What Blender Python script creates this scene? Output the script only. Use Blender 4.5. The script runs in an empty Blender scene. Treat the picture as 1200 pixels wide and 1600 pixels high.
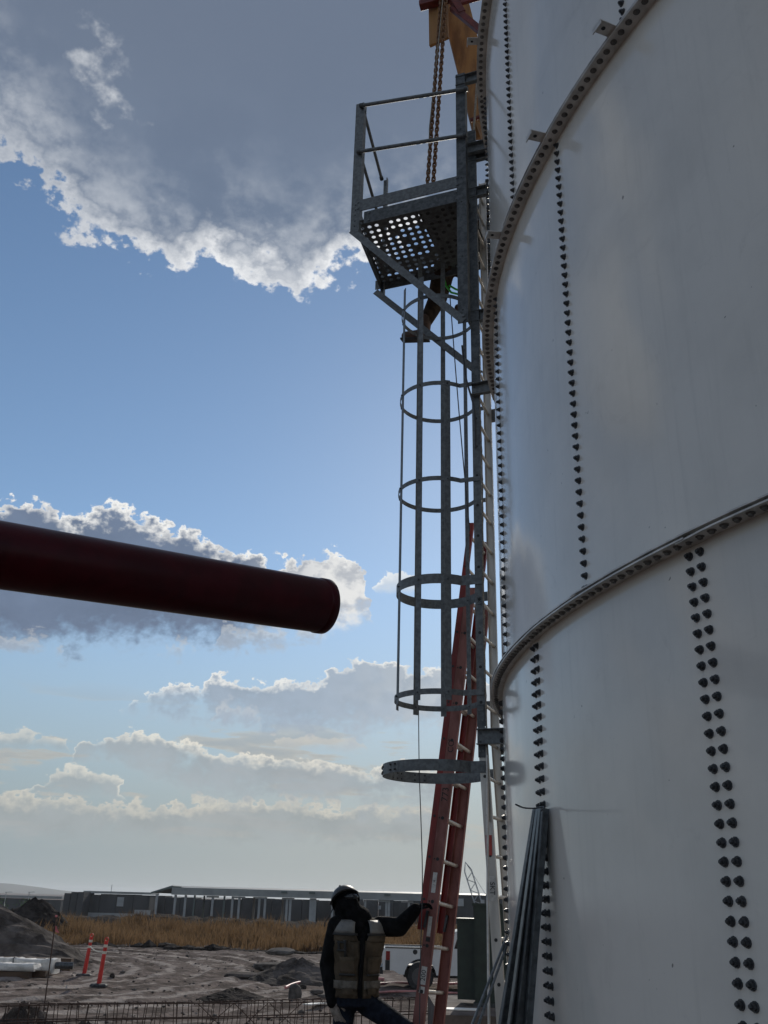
import bpy, bmesh, math, random
import numpy as np
from mathutils import Vector, Matrix
random.seed(7); rng = np.random.default_rng(11)
R_ = math.radians
sc = bpy.context.scene
COL = sc.collection

# ------------------------------------------------------------------ camera
FPX, PITCH, ROLL, HC = 1425.2, 0.4032, 0.0258, 1.6
cp, sp, cr, sr = math.cos(PITCH), math.sin(PITCH), math.cos(ROLL), math.sin(ROLL)
CAM = Vector((0, 0, HC))
RIGHT = Vector((cr, -sr*sp, sr*cp)); UP = Vector((-sr, -cr*sp, cr*cp)); FWD = Vector((0, cp, sp))
cd = bpy.data.cameras.new('camera'); cam = bpy.data.objects.new('camera', cd); COL.objects.link(cam)
cd.sensor_fit = 'VERTICAL'; cd.sensor_height = 36.0; cd.lens = FPX/1600*36.0
cd.clip_start = 0.05; cd.clip_end = 20000
m = Matrix.Identity(4)
for i in range(3):
    m[i][0] = RIGHT[i]; m[i][1] = UP[i]; m[i][2] = -FWD[i]; m[i][3] = CAM[i]
cam.matrix_world = m
sc.camera = cam
sc.render.resolution_x = 768; sc.render.resolution_y = 1024

def ray(px, py):                       # survey helper: direction of a sight line
    return (FWD + RIGHT*((px-600)/FPX) + UP*((800-py)/FPX))
def at_y(px, py, y):
    d = ray(px, py); return CAM + d*(y/d.y)
def at_z(px, py, z):
    d = ray(px, py); return CAM + d*((z-HC)/d.z)
def proj(P):
    v = Vector(P)-CAM; d = v.dot(FWD)
    return 600+v.dot(RIGHT)/d*FPX, 800-v.dot(UP)/d*FPX, d
def azel(px, py):
    d = ray(px, py).normalized(); return math.degrees(math.atan2(d.x, d.y)), math.degrees(math.asin(d.z))

# ------------------------------------------------------------------ light
SUN_AZ, SUN_EL = 9.2, 26.0
HAZE = 1.3e-4
SKY_STRENGTH, SUN_STRENGTH, EXPOSURE = 0.096, 2.4, 0.0
sc.view_settings.view_transform = 'Standard'; sc.view_settings.look = 'None'
sc.view_settings.exposure = EXPOSURE; sc.view_settings.gamma = 1.0
sc.view_settings.use_curve_mapping = False
sl = bpy.data.lights.new('sun', 'SUN'); so = bpy.data.objects.new('sun', sl); COL.objects.link(so)
sl.energy = SUN_STRENGTH; sl.angle = R_(0.6); sl.color = (1.0, 0.93, 0.82)
sdir = Vector((math.sin(R_(SUN_AZ))*math.cos(R_(SUN_EL)), math.cos(R_(SUN_AZ))*math.cos(R_(SUN_EL)), math.sin(R_(SUN_EL))))
so.rotation_euler = sdir.to_track_quat('Z', 'Y').to_euler(); so.location = (0, 0, 40)

W = bpy.data.worlds.new('World'); sc.world = W; W.use_nodes = True
nt = W.node_tree; nt.nodes.clear()
class S:                                # scalar / vector expression on shader nodes
    def __init__(s, t, sock): s.t = t; s.k = sock
    def _o(s, op, *a, clamp=False):
        n = s.t.nodes.new('ShaderNodeMath'); n.operation = op; n.use_clamp = clamp
        for i, v in enumerate((s,)+a):
            if isinstance(v, S): s.t.links.new(v.k, n.inputs[i])
            else: n.inputs[i].default_value = v
        return S(s.t, n.outputs[0])
    def __add__(s, o): return s._o('ADD', o)
    def __sub__(s, o): return s._o('SUBTRACT', o)
    def __mul__(s, o): return s._o('MULTIPLY', o)
    def __truediv__(s, o): return s._o('DIVIDE', o)
    def min(s, o): return s._o('MINIMUM', o)
    def max(s, o): return s._o('MAXIMUM', o)
    def clamp(s): return s._o('MULTIPLY', 1.0, clamp=True)
    def pow(s, o): return s._o('POWER', o)
    def step(s, a, b):
        n = s.t.nodes.new('ShaderNodeMapRange'); n.interpolation_type = 'SMOOTHSTEP'
        s.t.links.new(s.k, n.inputs[0]); n.inputs[1].default_value = a; n.inputs[2].default_value = b
        return S(s.t, n.outputs[0])
def noise(t, vec, scale, detail=8, rough=0.6, dist=0.0):
    n = t.nodes.new('ShaderNodeTexNoise'); n.inputs['Scale'].default_value = scale
    n.inputs['Detail'].default_value = detail; n.inputs['Roughness'].default_value = rough
    n.inputs['Distortion'].default_value = dist
    if vec is not None: t.links.new(vec, n.inputs['Vector'])
    return S(t, n.outputs['Fac'])
def mixc(t, fac, a, b):
    n = t.nodes.new('ShaderNodeMix'); n.data_type = 'RGBA'
    for i, v in ((0, fac), (6, a), (7, b)):
        if isinstance(v, S): t.links.new(v.k, n.inputs[i])
        elif hasattr(v, 'is_linked'): t.links.new(v, n.inputs[i])
        elif i == 0: n.inputs[0].default_value = v
        else: n.inputs[i].default_value = (*v, 1)
    return n.outputs[2]
tc = nt.nodes.new('ShaderNodeTexCoord'); sx = nt.nodes.new('ShaderNodeSeparateXYZ')
nt.links.new(tc.outputs['Generated'], sx.inputs[0])
dx, dy, dz = (S(nt, sx.outputs[i]) for i in range(3))
AZ = dx._o('ARCTAN2', dy)*57.29578
EL = dz._o('ARCSINE')*57.29578
sky = nt.nodes.new('ShaderNodeTexSky'); sky.sky_type = 'NISHITA'; sky.sun_disc = False
sky.sun_elevation = R_(SUN_EL); sky.sun_rotation = R_(SUN_AZ)
sky.altitude = 1900; sky.air_density = 1.2; sky.dust_density = 0.4; sky.ozone_density = 1.1
def scaled_dir(sxv, szv):
    n = nt.nodes.new('ShaderNodeVectorMath'); n.operation = 'MULTIPLY'
    nt.links.new(tc.outputs['Generated'], n.inputs[0]); n.inputs[1].default_value = (sxv, sxv, szv)
    return n.outputs[0]
N_big = noise(nt, scaled_dir(1, 1.3), 7.0, 9, 0.62)
N_fine = noise(nt, scaled_dir(1, 1.4), 22.0, 7, 0.54)
N_low = noise(nt, scaled_dir(1, 3.0), 9.0, 9, 0.62)
N_flat = noise(nt, scaled_dir(1, 6.0), 6.0, 9, 0.6)
AZ0, AZ1, EL0, EL1 = -60.0, 60.0, 0.0, 70.0
def curve(pts):
    n = nt.nodes.new('ShaderNodeFloatCurve'); c = n.mapping.curves[0]
    P = sorted(((a-AZ0)/(AZ1-AZ0), (e-EL0)/(EL1-EL0)) for a, e in pts)
    while len(c.points) < len(P): c.points.new(0.5, 0.5)
    for q, (a, e) in zip(c.points, P): q.location = (a, e); q.handle_type = 'VECTOR'
    n.mapping.update()
    u = (AZ+N2*1.6+N3*0.8-AZ0)*(1/(AZ1-AZ0)); nt.links.new(u.k, n.inputs['Value'])
    return S(nt, n.outputs[0])*(EL1-EL0)+EL0
def pxs(l): return [azel(*p) for p in l]
K = 1.0/SKY_STRENGTH
def kc(r, g, b): return (r*K, g*K, b*K)
N_puff = noise(nt, scaled_dir(1, 1.25), 48.0, 6, 0.52)
N1 = (N_big-0.5)*2.2; N2 = (N_fine-0.5)*2.2; N3 = (N_puff-0.5)*2.2
N4 = (noise(nt, scaled_dir(1, 1.3), 120.0, 5, 0.55)-0.5)*2.2
patch = N_puff.step(0.38, 0.60)
skyn = nt.nodes.new('ShaderNodeVectorMath'); skyn.operation = 'MULTIPLY'; nt.links.new(sky.outputs[0], skyn.inputs[0]); skyn.inputs[1].default_value = (.97, 1.05, 1.08)
col = skyn.outputs[0]
# low hazy bank near the horizon, seen all round
hz = EL.step(20.0, 1.5)*0.97
col = mixc(nt, hz, col, mixc(nt, AZ.step(-30.0, 8.0), kc(0.285, 0.345, 0.380), kc(0.385, 0.415, 0.415)))
# far bands of flat cumulus, low in the sky, lit along their tops
for (e0, e1, th, amp, cr1, cb) in ((2.0, 8.0, 0.52, 5.0, kc(.52, .49, .43), kc(.37, .39, .40)),):
    win = EL.step(e0, e0+2)*EL.step(e1+4, e1)
    d = (N_flat-th)*amp
    a = d.step(0.0, 0.35)*win*0.75
    col = mixc(nt, a, col, mixc(nt, d.step(0.05, 0.7), cr1, cb))
def bank(col, top, bot, wt, wb, n_amp, rim, body, rimw, alpha=1.0, nn=None, soft=0.12, glow=None):
    nn = (nn if nn is not None else N1*0.7+N2*0.9+N3*0.6)+N4*0.45
    T = curve(top); B = curve(bot)
    dt = (T-EL)/wt + nn*n_amp + 0.30
    db = (EL-B)/wb + nn*n_amp + 0.30
    al = dt.step(0.0, soft)*db.step(0.0, 0.9)*alpha
    lit = dt.step(1.15*rimw, 0.02) .max(db.step(0.5, 0.0)*0.30)
    lit = lit*(patch*0.4+0.6)
    if glow: lit = lit.max(AZ.step(glow[0], glow[1])*glow[2]*(patch*0.5+0.5))
    shade = (N_big*0.5+N_fine*0.5).step(0.36, 0.64)
    bodyc = mixc(nt, shade, tuple(c*0.90 for c in body), tuple(c*1.10 for c in body))
    return mixc(nt, al, col, mixc(nt, lit, bodyc, rim))
def off(l, out=-8):                     # close a bank outside its listed span
    l = sorted(l); return [(AZ0, 0.0)]+[(l[0][0]-2.6, 0.0)]+l+[(l[-1][0]+2.0, 0.0)]+[(AZ1, 0.0)]
def offb(l):
    l = sorted(l); return [(AZ0, l[0][1])]+l+[(AZ1, l[-1][1])]
col = bank(col, off(pxs([(-200, 1250), (0, 1262), (120, 1258), (200, 1268), (330, 1262), (450, 1258), (600, 1275), (700, 1280)])),
           offb(pxs([(-200, 1312), (0, 1310), (300, 1312), (700, 1318)])), 1.6, 1.6, 0.9, kc(.66, .625, .54), kc(.345, .375, .385), 0.5, 0.8, (N_low-0.5)*1.6+N2*0.5+N3*0.4)
col = bank(col, off(pxs([(75, 1208), (110, 1203), (150, 1212), (195, 1226)])), offb(pxs([(60, 1236), (200, 1244)])),
           1.1, 1.0, 0.7, kc(.80, .76, .66), kc(.37, .41, .43), 0.55, 0.75)
col = bank(col, off(pxs([(140, 1160), (200, 1156), (250, 1158), (300, 1168), (350, 1195), (430, 1190), (520, 1205), (620, 1212), (720, 1205)])),
           offb(pxs([(140, 1176), (250, 1205), (350, 1240), (500, 1255), (720, 1262)])), 1.4, 2.2, 0.8, kc(.86, .82, .72), kc(.36, .40, .43), 0.45, 0.85)
col = bank(col, off(pxs([(-150, 1140), (0, 1152), (60, 1150), (110, 1160)])), offb(pxs([(-150, 1170), (110, 1176)])),
           1.0, 1.2, 0.7, kc(.72, .69, .61), kc(.38, .43, .455), 0.55, 0.7)
col = bank(col, off(pxs([(430, 1158), (500, 1157), (575, 1163)])), offb(pxs([(430, 1170), (575, 1172)])),
           0.9, 0.9, 0.6, kc(.62, .60, .55), kc(.45, .48, .50), 0.9, 0.7)
col = bank(col, off(pxs([(215, 1090), (260, 1084), (320, 1074), (380, 1066), (440, 1076), (500, 1080), (540, 1055), (600, 1040), (660, 1046), (700, 1058), (760, 1080), (900, 1060)])),
           offb(pxs([(215, 1102), (300, 1112), (400, 1130), (500, 1140), (650, 1150), (900, 1150)])), 1.7, 2.6, 0.85, kc(.95, .93, .87), kc(.33, .395, .48), 0.40, 0.9, glow=(-6.0, 6.0, 0.3))
col = bank(col, off(pxs([(600, 905), (622, 898), (655, 905)])), offb(pxs([(600, 918), (655, 922)])), 1.0, 1.0, 0.6, kc(.95, .95, .92), kc(.6, .65, .7), 0.9, 0.8)
col = bank(col, off(pxs([(-160, 840), (20, 806), (55, 792), (100, 815), (170, 816), (240, 832), (300, 845), (360, 868), (420, 880), (470, 884), (520, 886), (555, 893), (572, 912)])),
           offb(pxs([(-160, 1010), (0, 1012), (150, 1008), (300, 1005), (420, 1000), (500, 985), (575, 965)])), 2.3, 2.6, 0.8, kc(1.0, .99, .95), kc(.155, .205, .30), 0.42, 1.0, glow=(-10.0, -3.0, 0.75))
for t_, b_ in (([(350, 992), (400, 985), (440, 982), (480, 985), (510, 990)], [(350, 1008), (430, 1016), (510, 1000)]),
               ([(252, 1012), (275, 1008), (308, 1014)], [(252, 1022), (308, 1028)]), ([(-60, 1008), (20, 1007), (90, 1008), (104, 1012)], [(-60, 1016), (104, 1018)]),
               ([(345, 1112), (370, 1110), (410, 1122)], [(345, 1120), (410, 1130)])):
    col = bank(col, off(pxs(t_)), offb(pxs(b_)), 1.5, 1.3, 1.25, kc(.80, .79, .75), kc(.40, .46, .54), 0.6, 0.62, None, 0.5)
# scattered bright cumulus added outside the view as whiter fill light
N_c = noise(nt, scaled_dir(1, 1.7), 3.1, 10, 0.6)
aa = AZ._o('ABSOLUTE').step(38.0, 58.0)*EL.step(4.0, 12.0)
dc = (N_c-0.47)*4.0
col = mixc(nt, dc.step(0.0, 0.5)*aa, col, mixc(nt, dc.step(0.2, 1.3), kc(.60, .59, .57), kc(.42, .44, .47)))
# the big cloud overhead: everything above its ragged lower edge
ue = N1*AZ._o('ABSOLUTE').step(40.0, 75.0)*22.0+curve([(AZ0, 66), (-40, 60)]+pxs([(-60, 180), (0, 222), (60, 285), (130, 365), (200, 408), (280, 438), (330, 420), (400, 428), (470, 452), (540, 418), (590, 408), (720, 400)])+[(25, 40), (AZ1, 47)])
du = (EL-ue)/5.0 + N1*0.75+N2*0.5+N3*0.30+N4*0.12
au = du.step(0.0, 0.14)
rimu = du.step(0.60, 0.02)*AZ.step(-30.0, -12.0)._o('MULTIPLY_ADD', 0.55, 0.45)
mid = ((N_big*0.6+N_fine*0.4).step(0.47, 0.66))*du.step(1.7, 0.2)*0.62
ha, he = azel(165, 112); A_ = AZ-ha; E_ = EL-he
hole = ((A_*0.55+E_*0.75)._o('POWER', 2.0)*0.22+(A_*0.75-E_*0.55)._o('POWER', 2.0)*0.05+N2*1.7+N3*1.5+N1*0.8+0.25).step(0.9, -0.9)
body = mixc(nt, (N_big*0.7+N_fine*0.3).step(0.35, 0.65), kc(.145, .195, .285), kc(.185, .240, .335))
body = mixc(nt, EL.step(36, 52), mixc(nt, 0.0, body, body), kc(.15, .19, .265))
rimu = rimu*(patch*0.3+0.7)
cu = mixc(nt, rimu.max(mid).max(hole*0.75).clamp(), body, kc(.93, .94, .95))
col = mixc(nt, au, col, cu)
bg = nt.nodes.new('ShaderNodeBackground'); bg.inputs[1].default_value = SKY_STRENGTH
wo = nt.nodes.new('ShaderNodeOutputWorld')
nt.links.new(col, bg.inputs[0]); nt.links.new(bg.outputs[0], wo.inputs[0])

# ------------------------------------------------------------------ materials
MATS = {}
def mat(name, c, rough=0.6, metal=0.0, var=0.25, scale=6.0, bump=0.0, bscale=40.0, c2=None, spec=0.5, coat=0.0, stretch=(1, 1, 1), detail=6, extra=None, lo=0.35, hi=0.65):
    M = bpy.data.materials.new(name); M.use_nodes = True; t = M.node_tree
    b = t.nodes['Principled BSDF']
    b.inputs['Roughness'].default_value = rough; b.inputs['Metallic'].default_value = metal
    b.inputs['Specular IOR Level'].default_value = spec; b.inputs['Coat Weight'].default_value = coat
    b.inputs['Coat Roughness'].default_value = 0.12
    co = t.nodes.new('ShaderNodeTexCoord'); mp = t.nodes.new('ShaderNodeMapping')
    t.links.new(co.outputs['Object'], mp.inputs[0]); mp.inputs['Scale'].default_value = stretch
    n = noise(t, mp.outputs[0], scale, detail, 0.6)
    a = tuple(x*(1-var) for x in c); bb = c2 if c2 else tuple(min(1, x*(1+var)) for x in c)
    cc = mixc(t, n.step(lo, hi), a, bb)
    if extra: cc = extra(t, mp.outputs[0], cc, co)
    t.links.new(cc, b.inputs['Base Color'])
    r = noise(t, mp.outputs[0], scale*2.3, 4, 0.6)*(rough*0.5)+rough*0.75
    t.links.new(r.k, b.inputs['Roughness'])
    if bump:
        bn = noise(t, mp.outputs[0], bscale, 6, 0.6); bp = t.nodes.new('ShaderNodeBump')
        bp.inputs['Strength'].default_value = bump; bp.inputs['Distance'].default_value = 0.12 if name in ('dirt', 'soil_dark', 'soil_grey') else 0.02
        hgt_ = bn if name != 'enamel' else bn*0.15+noise(t, mp.outputs[0], 1.6, 2, .4)*0.55
        t.links.new(hgt_.k, bp.inputs['Height']); t.links.new(bp.outputs[0], b.inputs['Normal'])
    MATS[name] = M; return M
def enamel_extra(t, v, cc, co):
    sc1 = noise(t, v, 90.0, 3, 0.5)                       # small scuffs and splashes
    s2 = noise(t, v, 1.3, 4, 0.6)
    cc = mixc(t, sc1.step(0.70, 0.76)*s2.step(0.5, 0.7)*0.35, cc, (.33, .31, .28))
    mp = t.nodes.new('ShaderNodeMapping'); t.links.new(co.outputs['Object'], mp.inputs[0]); mp.inputs['Scale'].default_value = (9, 9, 0.5)
    st = noise(t, mp.outputs[0], 2.0, 6, 0.65)            # rain-washed streaks
    cc = mixc(t, st.step(0.50, 0.78)*0.25, cc, (.54, .52, .48))
    mp2 = t.nodes.new('ShaderNodeMapping'); t.links.new(co.outputs['Object'], mp2.inputs[0]); mp2.inputs['Scale'].default_value = (3, 3, 3); mp2.inputs['Rotation'].default_value = (.4, .3, .8)
    wi = noise(t, mp2.outputs[0], 1.1, 9, 0.75, 1.2)      # wiped grime
    cc = mixc(t, wi.step(0.56, 0.74)*0.28, cc, (.47, .44, .40))
    sp = noise(t, v, 26.0, 2, 0.5); sq = noise(t, v, 3.1, 2, 0.5)   # scrape marks
    return mixc(t, sp.step(0.73, 0.76)*sq.step(0.55, 0.6)*0.8, cc, (.16, .15, .14))
mat('enamel', (.74, .705, .65), 0.115, 0, 0.05, 1.4, 0.06, 60.0, extra=enamel_extra, spec=0.40, coat=0.0)
mat('enamel_edge', (.60, .58, .545), 0.35, 0, 0.2, 9.0, 0.1, 80)
mat('bolt_black', (.055, .056, .060), 0.45, 0.2, 0.5, 5.0, 0.1, 80)
mat('bolt_flange', (.14, .13, .12), 0.5, 0.2, 0.5, 5.0)
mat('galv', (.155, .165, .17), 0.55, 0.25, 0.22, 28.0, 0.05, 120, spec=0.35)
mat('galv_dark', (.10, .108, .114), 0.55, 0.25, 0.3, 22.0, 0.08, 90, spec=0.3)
mat('aluminium', (.56, .53, .49), 0.42, 0.4, 0.15, 12.0, 0.05, 70, stretch=(1, 1, .2))
mat('fibreglass', (.24, .098, .082), 0.6, 0, 0.25, 9.0, 0.10, 120, c2=(.29, .13, .115), stretch=(1, 1, .35), spec=.25)
mat('fibreglass_red', (.20, .018, .013), 0.55, 0, 0.25, 9.0, 0.08, 120, stretch=(1, 1, .35))
mat('rung_alu', (.58, .54, .49), 0.42, 0.35, 0.15, 14.0)
mat('black_print', (.02, .02, .02), 0.6, 0, 0.2)
mat('sticker', (.55, .53, .50), 0.5, 0, 0.15, 30)
mat('sticker_red', (.45, .06, .05), 0.5, 0, 0.15, 30)
mat('pipe_red', (.046, .0012, .0040), 0.34, 0, 0.2, 7.0, 0.05, 40, spec=0.2)
mat('steel_red', (.12, .015, .010), 0.5, 0, 0.3, 14.0, 0.1, 60)
mat('plywood', (.25, .11, .032), 0.7, 0, 0.30, 7.0, 0.1, 60, c2=(.34, .17, .055), stretch=(1, 1, .15))
mat('rust', (.16, .075, .035), 0.75, 0.2, 0.5, 40.0, 0.2, 150, c2=(.26, .13, .06))
mat('rebar', (.075, .045, .035), 0.8, 0.2, 0.4, 40.0)
mat('steel_dark', (.085, .09, .096), 0.4, 0.6, 0.3, 18.0)
mat('cabinet_green', (.018, .030, .024), 0.45, 0, 0.2, 6.0, 0.03, 60)
mat('concrete', (.13, .11, .10), 0.85, 0, 0.25, 3.0, 0.3, 30, spec=0.06)
mat('precast', (.085, .086, .088), 0.85, 0, 0.18, 0.35, 0.1, 5, stretch=(1, 1, .3), spec=0.06)
mat('far_roof', (.30, .31, .30), 0.6, 0.1, 0.12, 0.4)
mat('far_roof_dark', (.10, .13, .125), 0.6, 0.1, 0.12, 0.4)
mat('column_paint', (.36, .37, .37), 0.6, 0, 0.1, 1.0)
mat('soil_dark', (.030, .024, .021), 0.95, 0, 0.45, 1.4, 0.8, 5.0, c2=(.06, .05, .045), spec=0.06)
mat('soil_grey', (.085, .070, .062), 0.95, 0, 0.4, 1.2, 0.8, 6.0, c2=(.16, .136, .122), spec=0.06)
mat('rock', (.11, .098, .09), 0.9, 0, 0.35, 4.0, 0.5, 20.0, spec=0.06)
mat('delineator_red', (.62, .035, .025), 0.45, 0, 0.15, 8)
mat('delineator_white', (.75, .68, .55), 0.45, 0, 0.1, 8)
mat('rubber', (.03, .03, .032), 0.75, 0, 0.3, 14)
mat('tarp', (.66, .63, .58), 0.55, 0, 0.18, 4.0, 0.4, 12.0)
mat('timber', (.09, .055, .034), 0.75, 0, 0.35, 5.0, 0.2, 40, stretch=(.2, 1, 1))
mat('pvc_pink', (.48, .20, .19), 0.4, 0, 0.2, 5.0)
mat('truck_paint', (.68, .68, .67), 0.25, 0, 0.04, 2.0, coat=0.5)
mat('truck_black', (.02, .02, .022), 0.5, 0, 0.2)
mat('truck_glass', (.012, .014, .016), 0.08, 0, 0.1, spec=0.6)
mat('tail_lamp', (.22, .015, .015), 0.2, 0, 0.1)
mat('wheel_alloy', (.10, .10, .105), 0.45, 0.5, 0.1)
mat('jacket', (.010, .010, .011), 0.85, 0, 0.4, 12.0, 0.4, 60, spec=0.08)
mat('hood', (.008, .008, .009), 0.9, 0, 0.5, 20.0, 0.5, 90, spec=0.08)
mat('vest', (.095, .074, .053), 0.85, 0, 0.25, 9.0, 0.35, 50, spec=0.08)
mat('vest_panel', (.15, .135, .115), 0.85, 0, 0.3, 14.0, 0.35, 50, spec=0.08)
mat('reflective', (.19, .185, .175), 0.55, 0.1, 0.15, 12.0, 0.2, 60)
mat('helmet', (.05, .052, .056), 0.5, 0, 0.2, 6.0)
mat('denim', (.014, .018, .028), 0.85, 0, 0.4, 14.0, 0.4, 90, spec=0.08)
mat('glove', (.24, .21, .185), 0.85, 0, 0.35, 18.0, 0.4, 90, spec=0.08)
mat('boot', (.085, .045, .03), 0.65, 0, 0.35, 15.0, 0.3, 60)
mat('work_trousers', (.045, .030, .022), 0.9, 0, 0.35, 12.0, 0.3, 60, spec=0.08)
mat('skin', (.25, .13, .09), 0.6, 0, 0.1)
mat('harness_green', (.06, .48, .05), 0.5, 0, 0.15, 20)
mat('rope', (.26, .23, .19), 0.85, 0, 0.35, 60.0, 0.4, 200)
mat('cable', (.05, .05, .055), 0.5, 0, 0.2)
mat('crane_paint', (.32, .34, .36), 0.6, 0, 0.1, 2)
mat('hill', (.10, .11, .095), 0.95, 0, 0.25, .004)
mat('paper', (.78, .77, .74), 0.6, 0, 0.05)
mat('tape_pink', (.62, .17, .18), 0.6, 0, 0.1)
mat('window_dark', (.05, .055, .06), 0.2, 0, 0.1)
mat('leaf', (.06, .12, .03), 0.6, 0, 0.2)

# ------------------------------------------------------------------ mesh building
class MB:
    def __init__(s): s.v = []; s.f = []; s.sm = []
    def add(s, vs, fs, smooth=False):
        o = len(s.v); s.v += [tuple(v) for v in vs]; s.f += [tuple(i+o for i in f) for f in fs]; s.sm += [smooth]*len(fs); return s
    def box(s, lo, hi):
        x0, y0, z0 = lo; x1, y1, z1 = hi
        return s.add([(x0,y0,z0),(x1,y0,z0),(x1,y1,z0),(x0,y1,z0),(x0,y0,z1),(x1,y0,z1),(x1,y1,z1),(x0,y1,z1)],
                     [(0,3,2,1),(4,5,6,7),(0,1,5,4),(1,2,6,5),(2,3,7,6),(3,0,4,7)])
    def bar(s, p, q, w, h, ref=(0, 0, 1), bev=0.0):         # w across, h along ref
        p, q = Vector(p), Vector(q); a = (q-p).normalized(); r = Vector(ref)
        if abs(a.dot(r)) > .98: r = Vector((1, 0, 0)) if abs(a.x) < .9 else Vector((0, 1, 0))
        x = a.cross(r).normalized(); y = x.cross(a).normalized()
        if bev:
            b = bev; pts = [(-w/2+b,-h/2),(w/2-b,-h/2),(w/2,-h/2+b),(w/2,h/2-b),(w/2-b,h/2),(-w/2+b,h/2),(-w/2,h/2-b),(-w/2,-h/2+b)]
        else: pts = [(-w/2,-h/2),(w/2,-h/2),(w/2,h/2),(-w/2,h/2)]
        return s.prism([p+x*u+y*v for u, v in pts], q-p)
    def prism(s, poly, d):
        n = len(poly); d = Vector(d); poly = [Vector(v) for v in poly]
        vs = poly+[v+d for v in poly]
        fs = [tuple(range(n-1,-1,-1)), tuple(range(n,2*n))]+[(i,(i+1)%n,(i+1)%n+n,i+n) for i in range(n)]
        return s.add(vs, fs)
    def chan(s, p, q, w, h, th, ref, lip=1):                # channel: web w wide, flanges h deep along +ref*lip
        p, q = Vector(p), Vector(q); a = (q-p).normalized(); r = Vector(ref)
        y = (r-a*r.dot(a)).normalized(); x = a.cross(y).normalized()
        P = [(-w/2,0),(w/2,0),(w/2,h),(w/2-th,h),(w/2-th,th),(-w/2+th,th),(-w/2+th,h),(-w/2,h)]
        poly = [p+x*u+y*(v*lip) for u, v in P]; vs = poly+[v+(q-p) for v in poly]
        caps = [(0,1,4,5),(1,2,3,4),(0,5,6,7)]
        fs = [c[::-1] for c in caps]+[tuple(i+8 for i in c) for c in caps]+[(i,(i+1)%8,(i+1)%8+8,i+8) for i in range(8)]
        return s.add(vs, fs)
    def angle(s, p, q, w, h, th, x, y):
        p, q, x, y = Vector(p), Vector(q), Vector(x), Vector(y)
        P = [(0,0),(w,0),(w,th),(th,th),(th,h),(0,h)]
        poly = [p+x*u+y*v for u, v in P]; vs = poly+[v+(q-p) for v in poly]
        caps = [(0,1,2,3),(0,3,4,5)]
        fs = [c[::-1] for c in caps]+[tuple(i+6 for i in c) for c in caps]+[(i,(i+1)%6,(i+1)%6+6,i+6) for i in range(6)]
        return s.add(vs, fs)
    def tube(s, pts, r, n=8, closed=False, caps=True, rs=None):
        pts = [Vector(p) for p in pts]; N = len(pts); vs = []; prev = None
        for i, p in enumerate(pts):
            if closed: a = (pts[(i+1)%N]-pts[i-1]).normalized()
            else: a = (pts[min(i+1,N-1)]-pts[max(i-1,0)]).normalized()
            if prev is None:
                r0 = Vector((0,0,1)) if abs(a.z) < .9 else Vector((1,0,0)); x = a.cross(r0).normalized()
            else:
                x = (prev-a*prev.dot(a)).normalized()
            prev = x; y = a.cross(x); rr = rs[i] if rs else r
            vs += [p+(x*math.cos(2*math.pi*k/n)+y*math.sin(2*math.pi*k/n))*rr for k in range(n)]
        fs = []
        for i in range(N if closed else N-1):
            j = (i+1) % N
            fs += [(i*n+k, i*n+(k+1)%n, j*n+(k+1)%n, j*n+k) for k in range(n)]
        s.add(vs, fs, True)
        if caps and not closed:
            s.add(vs[:n], [tuple(range(n-1,-1,-1))]); s.add(vs[-n:], [tuple(range(n))])
        return s
    def ell(s, c, rad, rot=None, nu=14, nv=9):
        c = Vector(c); vs = []; rot = rot or Matrix.Identity(3)
        for j in range(1, nv):
            ph = math.pi*j/nv
            for i in range(nu):
                t = 2*math.pi*i/nu
                vs.append(c+rot@Vector((rad[0]*math.sin(ph)*math.cos(t), rad[1]*math.sin(ph)*math.sin(t), rad[2]*math.cos(ph))))
        top, bot = len(vs), len(vs)+1; vs += [c+rot@Vector((0,0,rad[2])), c-rot@Vector((0,0,rad[2]))]
        fs = []
        for j in range(nv-2):
            for i in range(nu): fs.append((j*nu+i,(j+1)*nu+i,(j+1)*nu+(i+1)%nu,j*nu+(i+1)%nu))
        for i in range(nu): fs.append((top,i,(i+1)%nu)); fs.append((bot,(nv-2)*nu+(i+1)%nu,(nv-2)*nu+i))
        return s.add(vs, fs, True)
    def cap(s, p, q, r1, r2, n=12):                         # tapered limb with round ends
        p, q = Vector(p), Vector(q); a = (q-p).normalized()
        pts = [p-a*r1*.95, p-a*r1*.7, p-a*r1*.3, p, p.lerp(q,.5), q, q+a*r2*.3, q+a*r2*.7, q+a*r2*.95]
        rs = [r1*.3, r1*.71, r1*.95, r1, (r1+r2)/2*1.02, r2, r2*.95, r2*.71, r2*.3]
        return s.tube(pts, 0, n, rs=rs)
    def loft(s, rings, cap=True, smooth=True):
        n = len(rings[0]); vs = [v for r in rings for v in r]
        fs = [(i*n+k, i*n+(k+1)%n, (i+1)*n+(k+1)%n, (i+1)*n+k) for i in range(len(rings)-1) for k in range(n)]
        s.add(vs, fs, smooth)
        if cap: s.add(rings[0], [tuple(range(n-1,-1,-1))]); s.add(rings[-1], [tuple(range(n))])
        return s
    def grid(s, G, smooth=True):
        nv = len(G[0]); vs = [v for r in G for v in r]
        fs = [(i*nv+k, i*nv+k+1, (i+1)*nv+k+1, (i+1)*nv+k) for i in range(len(G)-1) for k in range(nv-1)]
        return s.add(vs, fs, smooth)
    def mesh(s, name, m):
        me = bpy.data.meshes.new(name); me.from_pydata(s.v, [], s.f)
        me.polygons.foreach_set('use_smooth', s.sm)
        me.materials.append(MATS[m]); me.update(); return me
    def build(s, name, m, parent=None):
        return link(name, s.mesh(name, m), parent)
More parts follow.
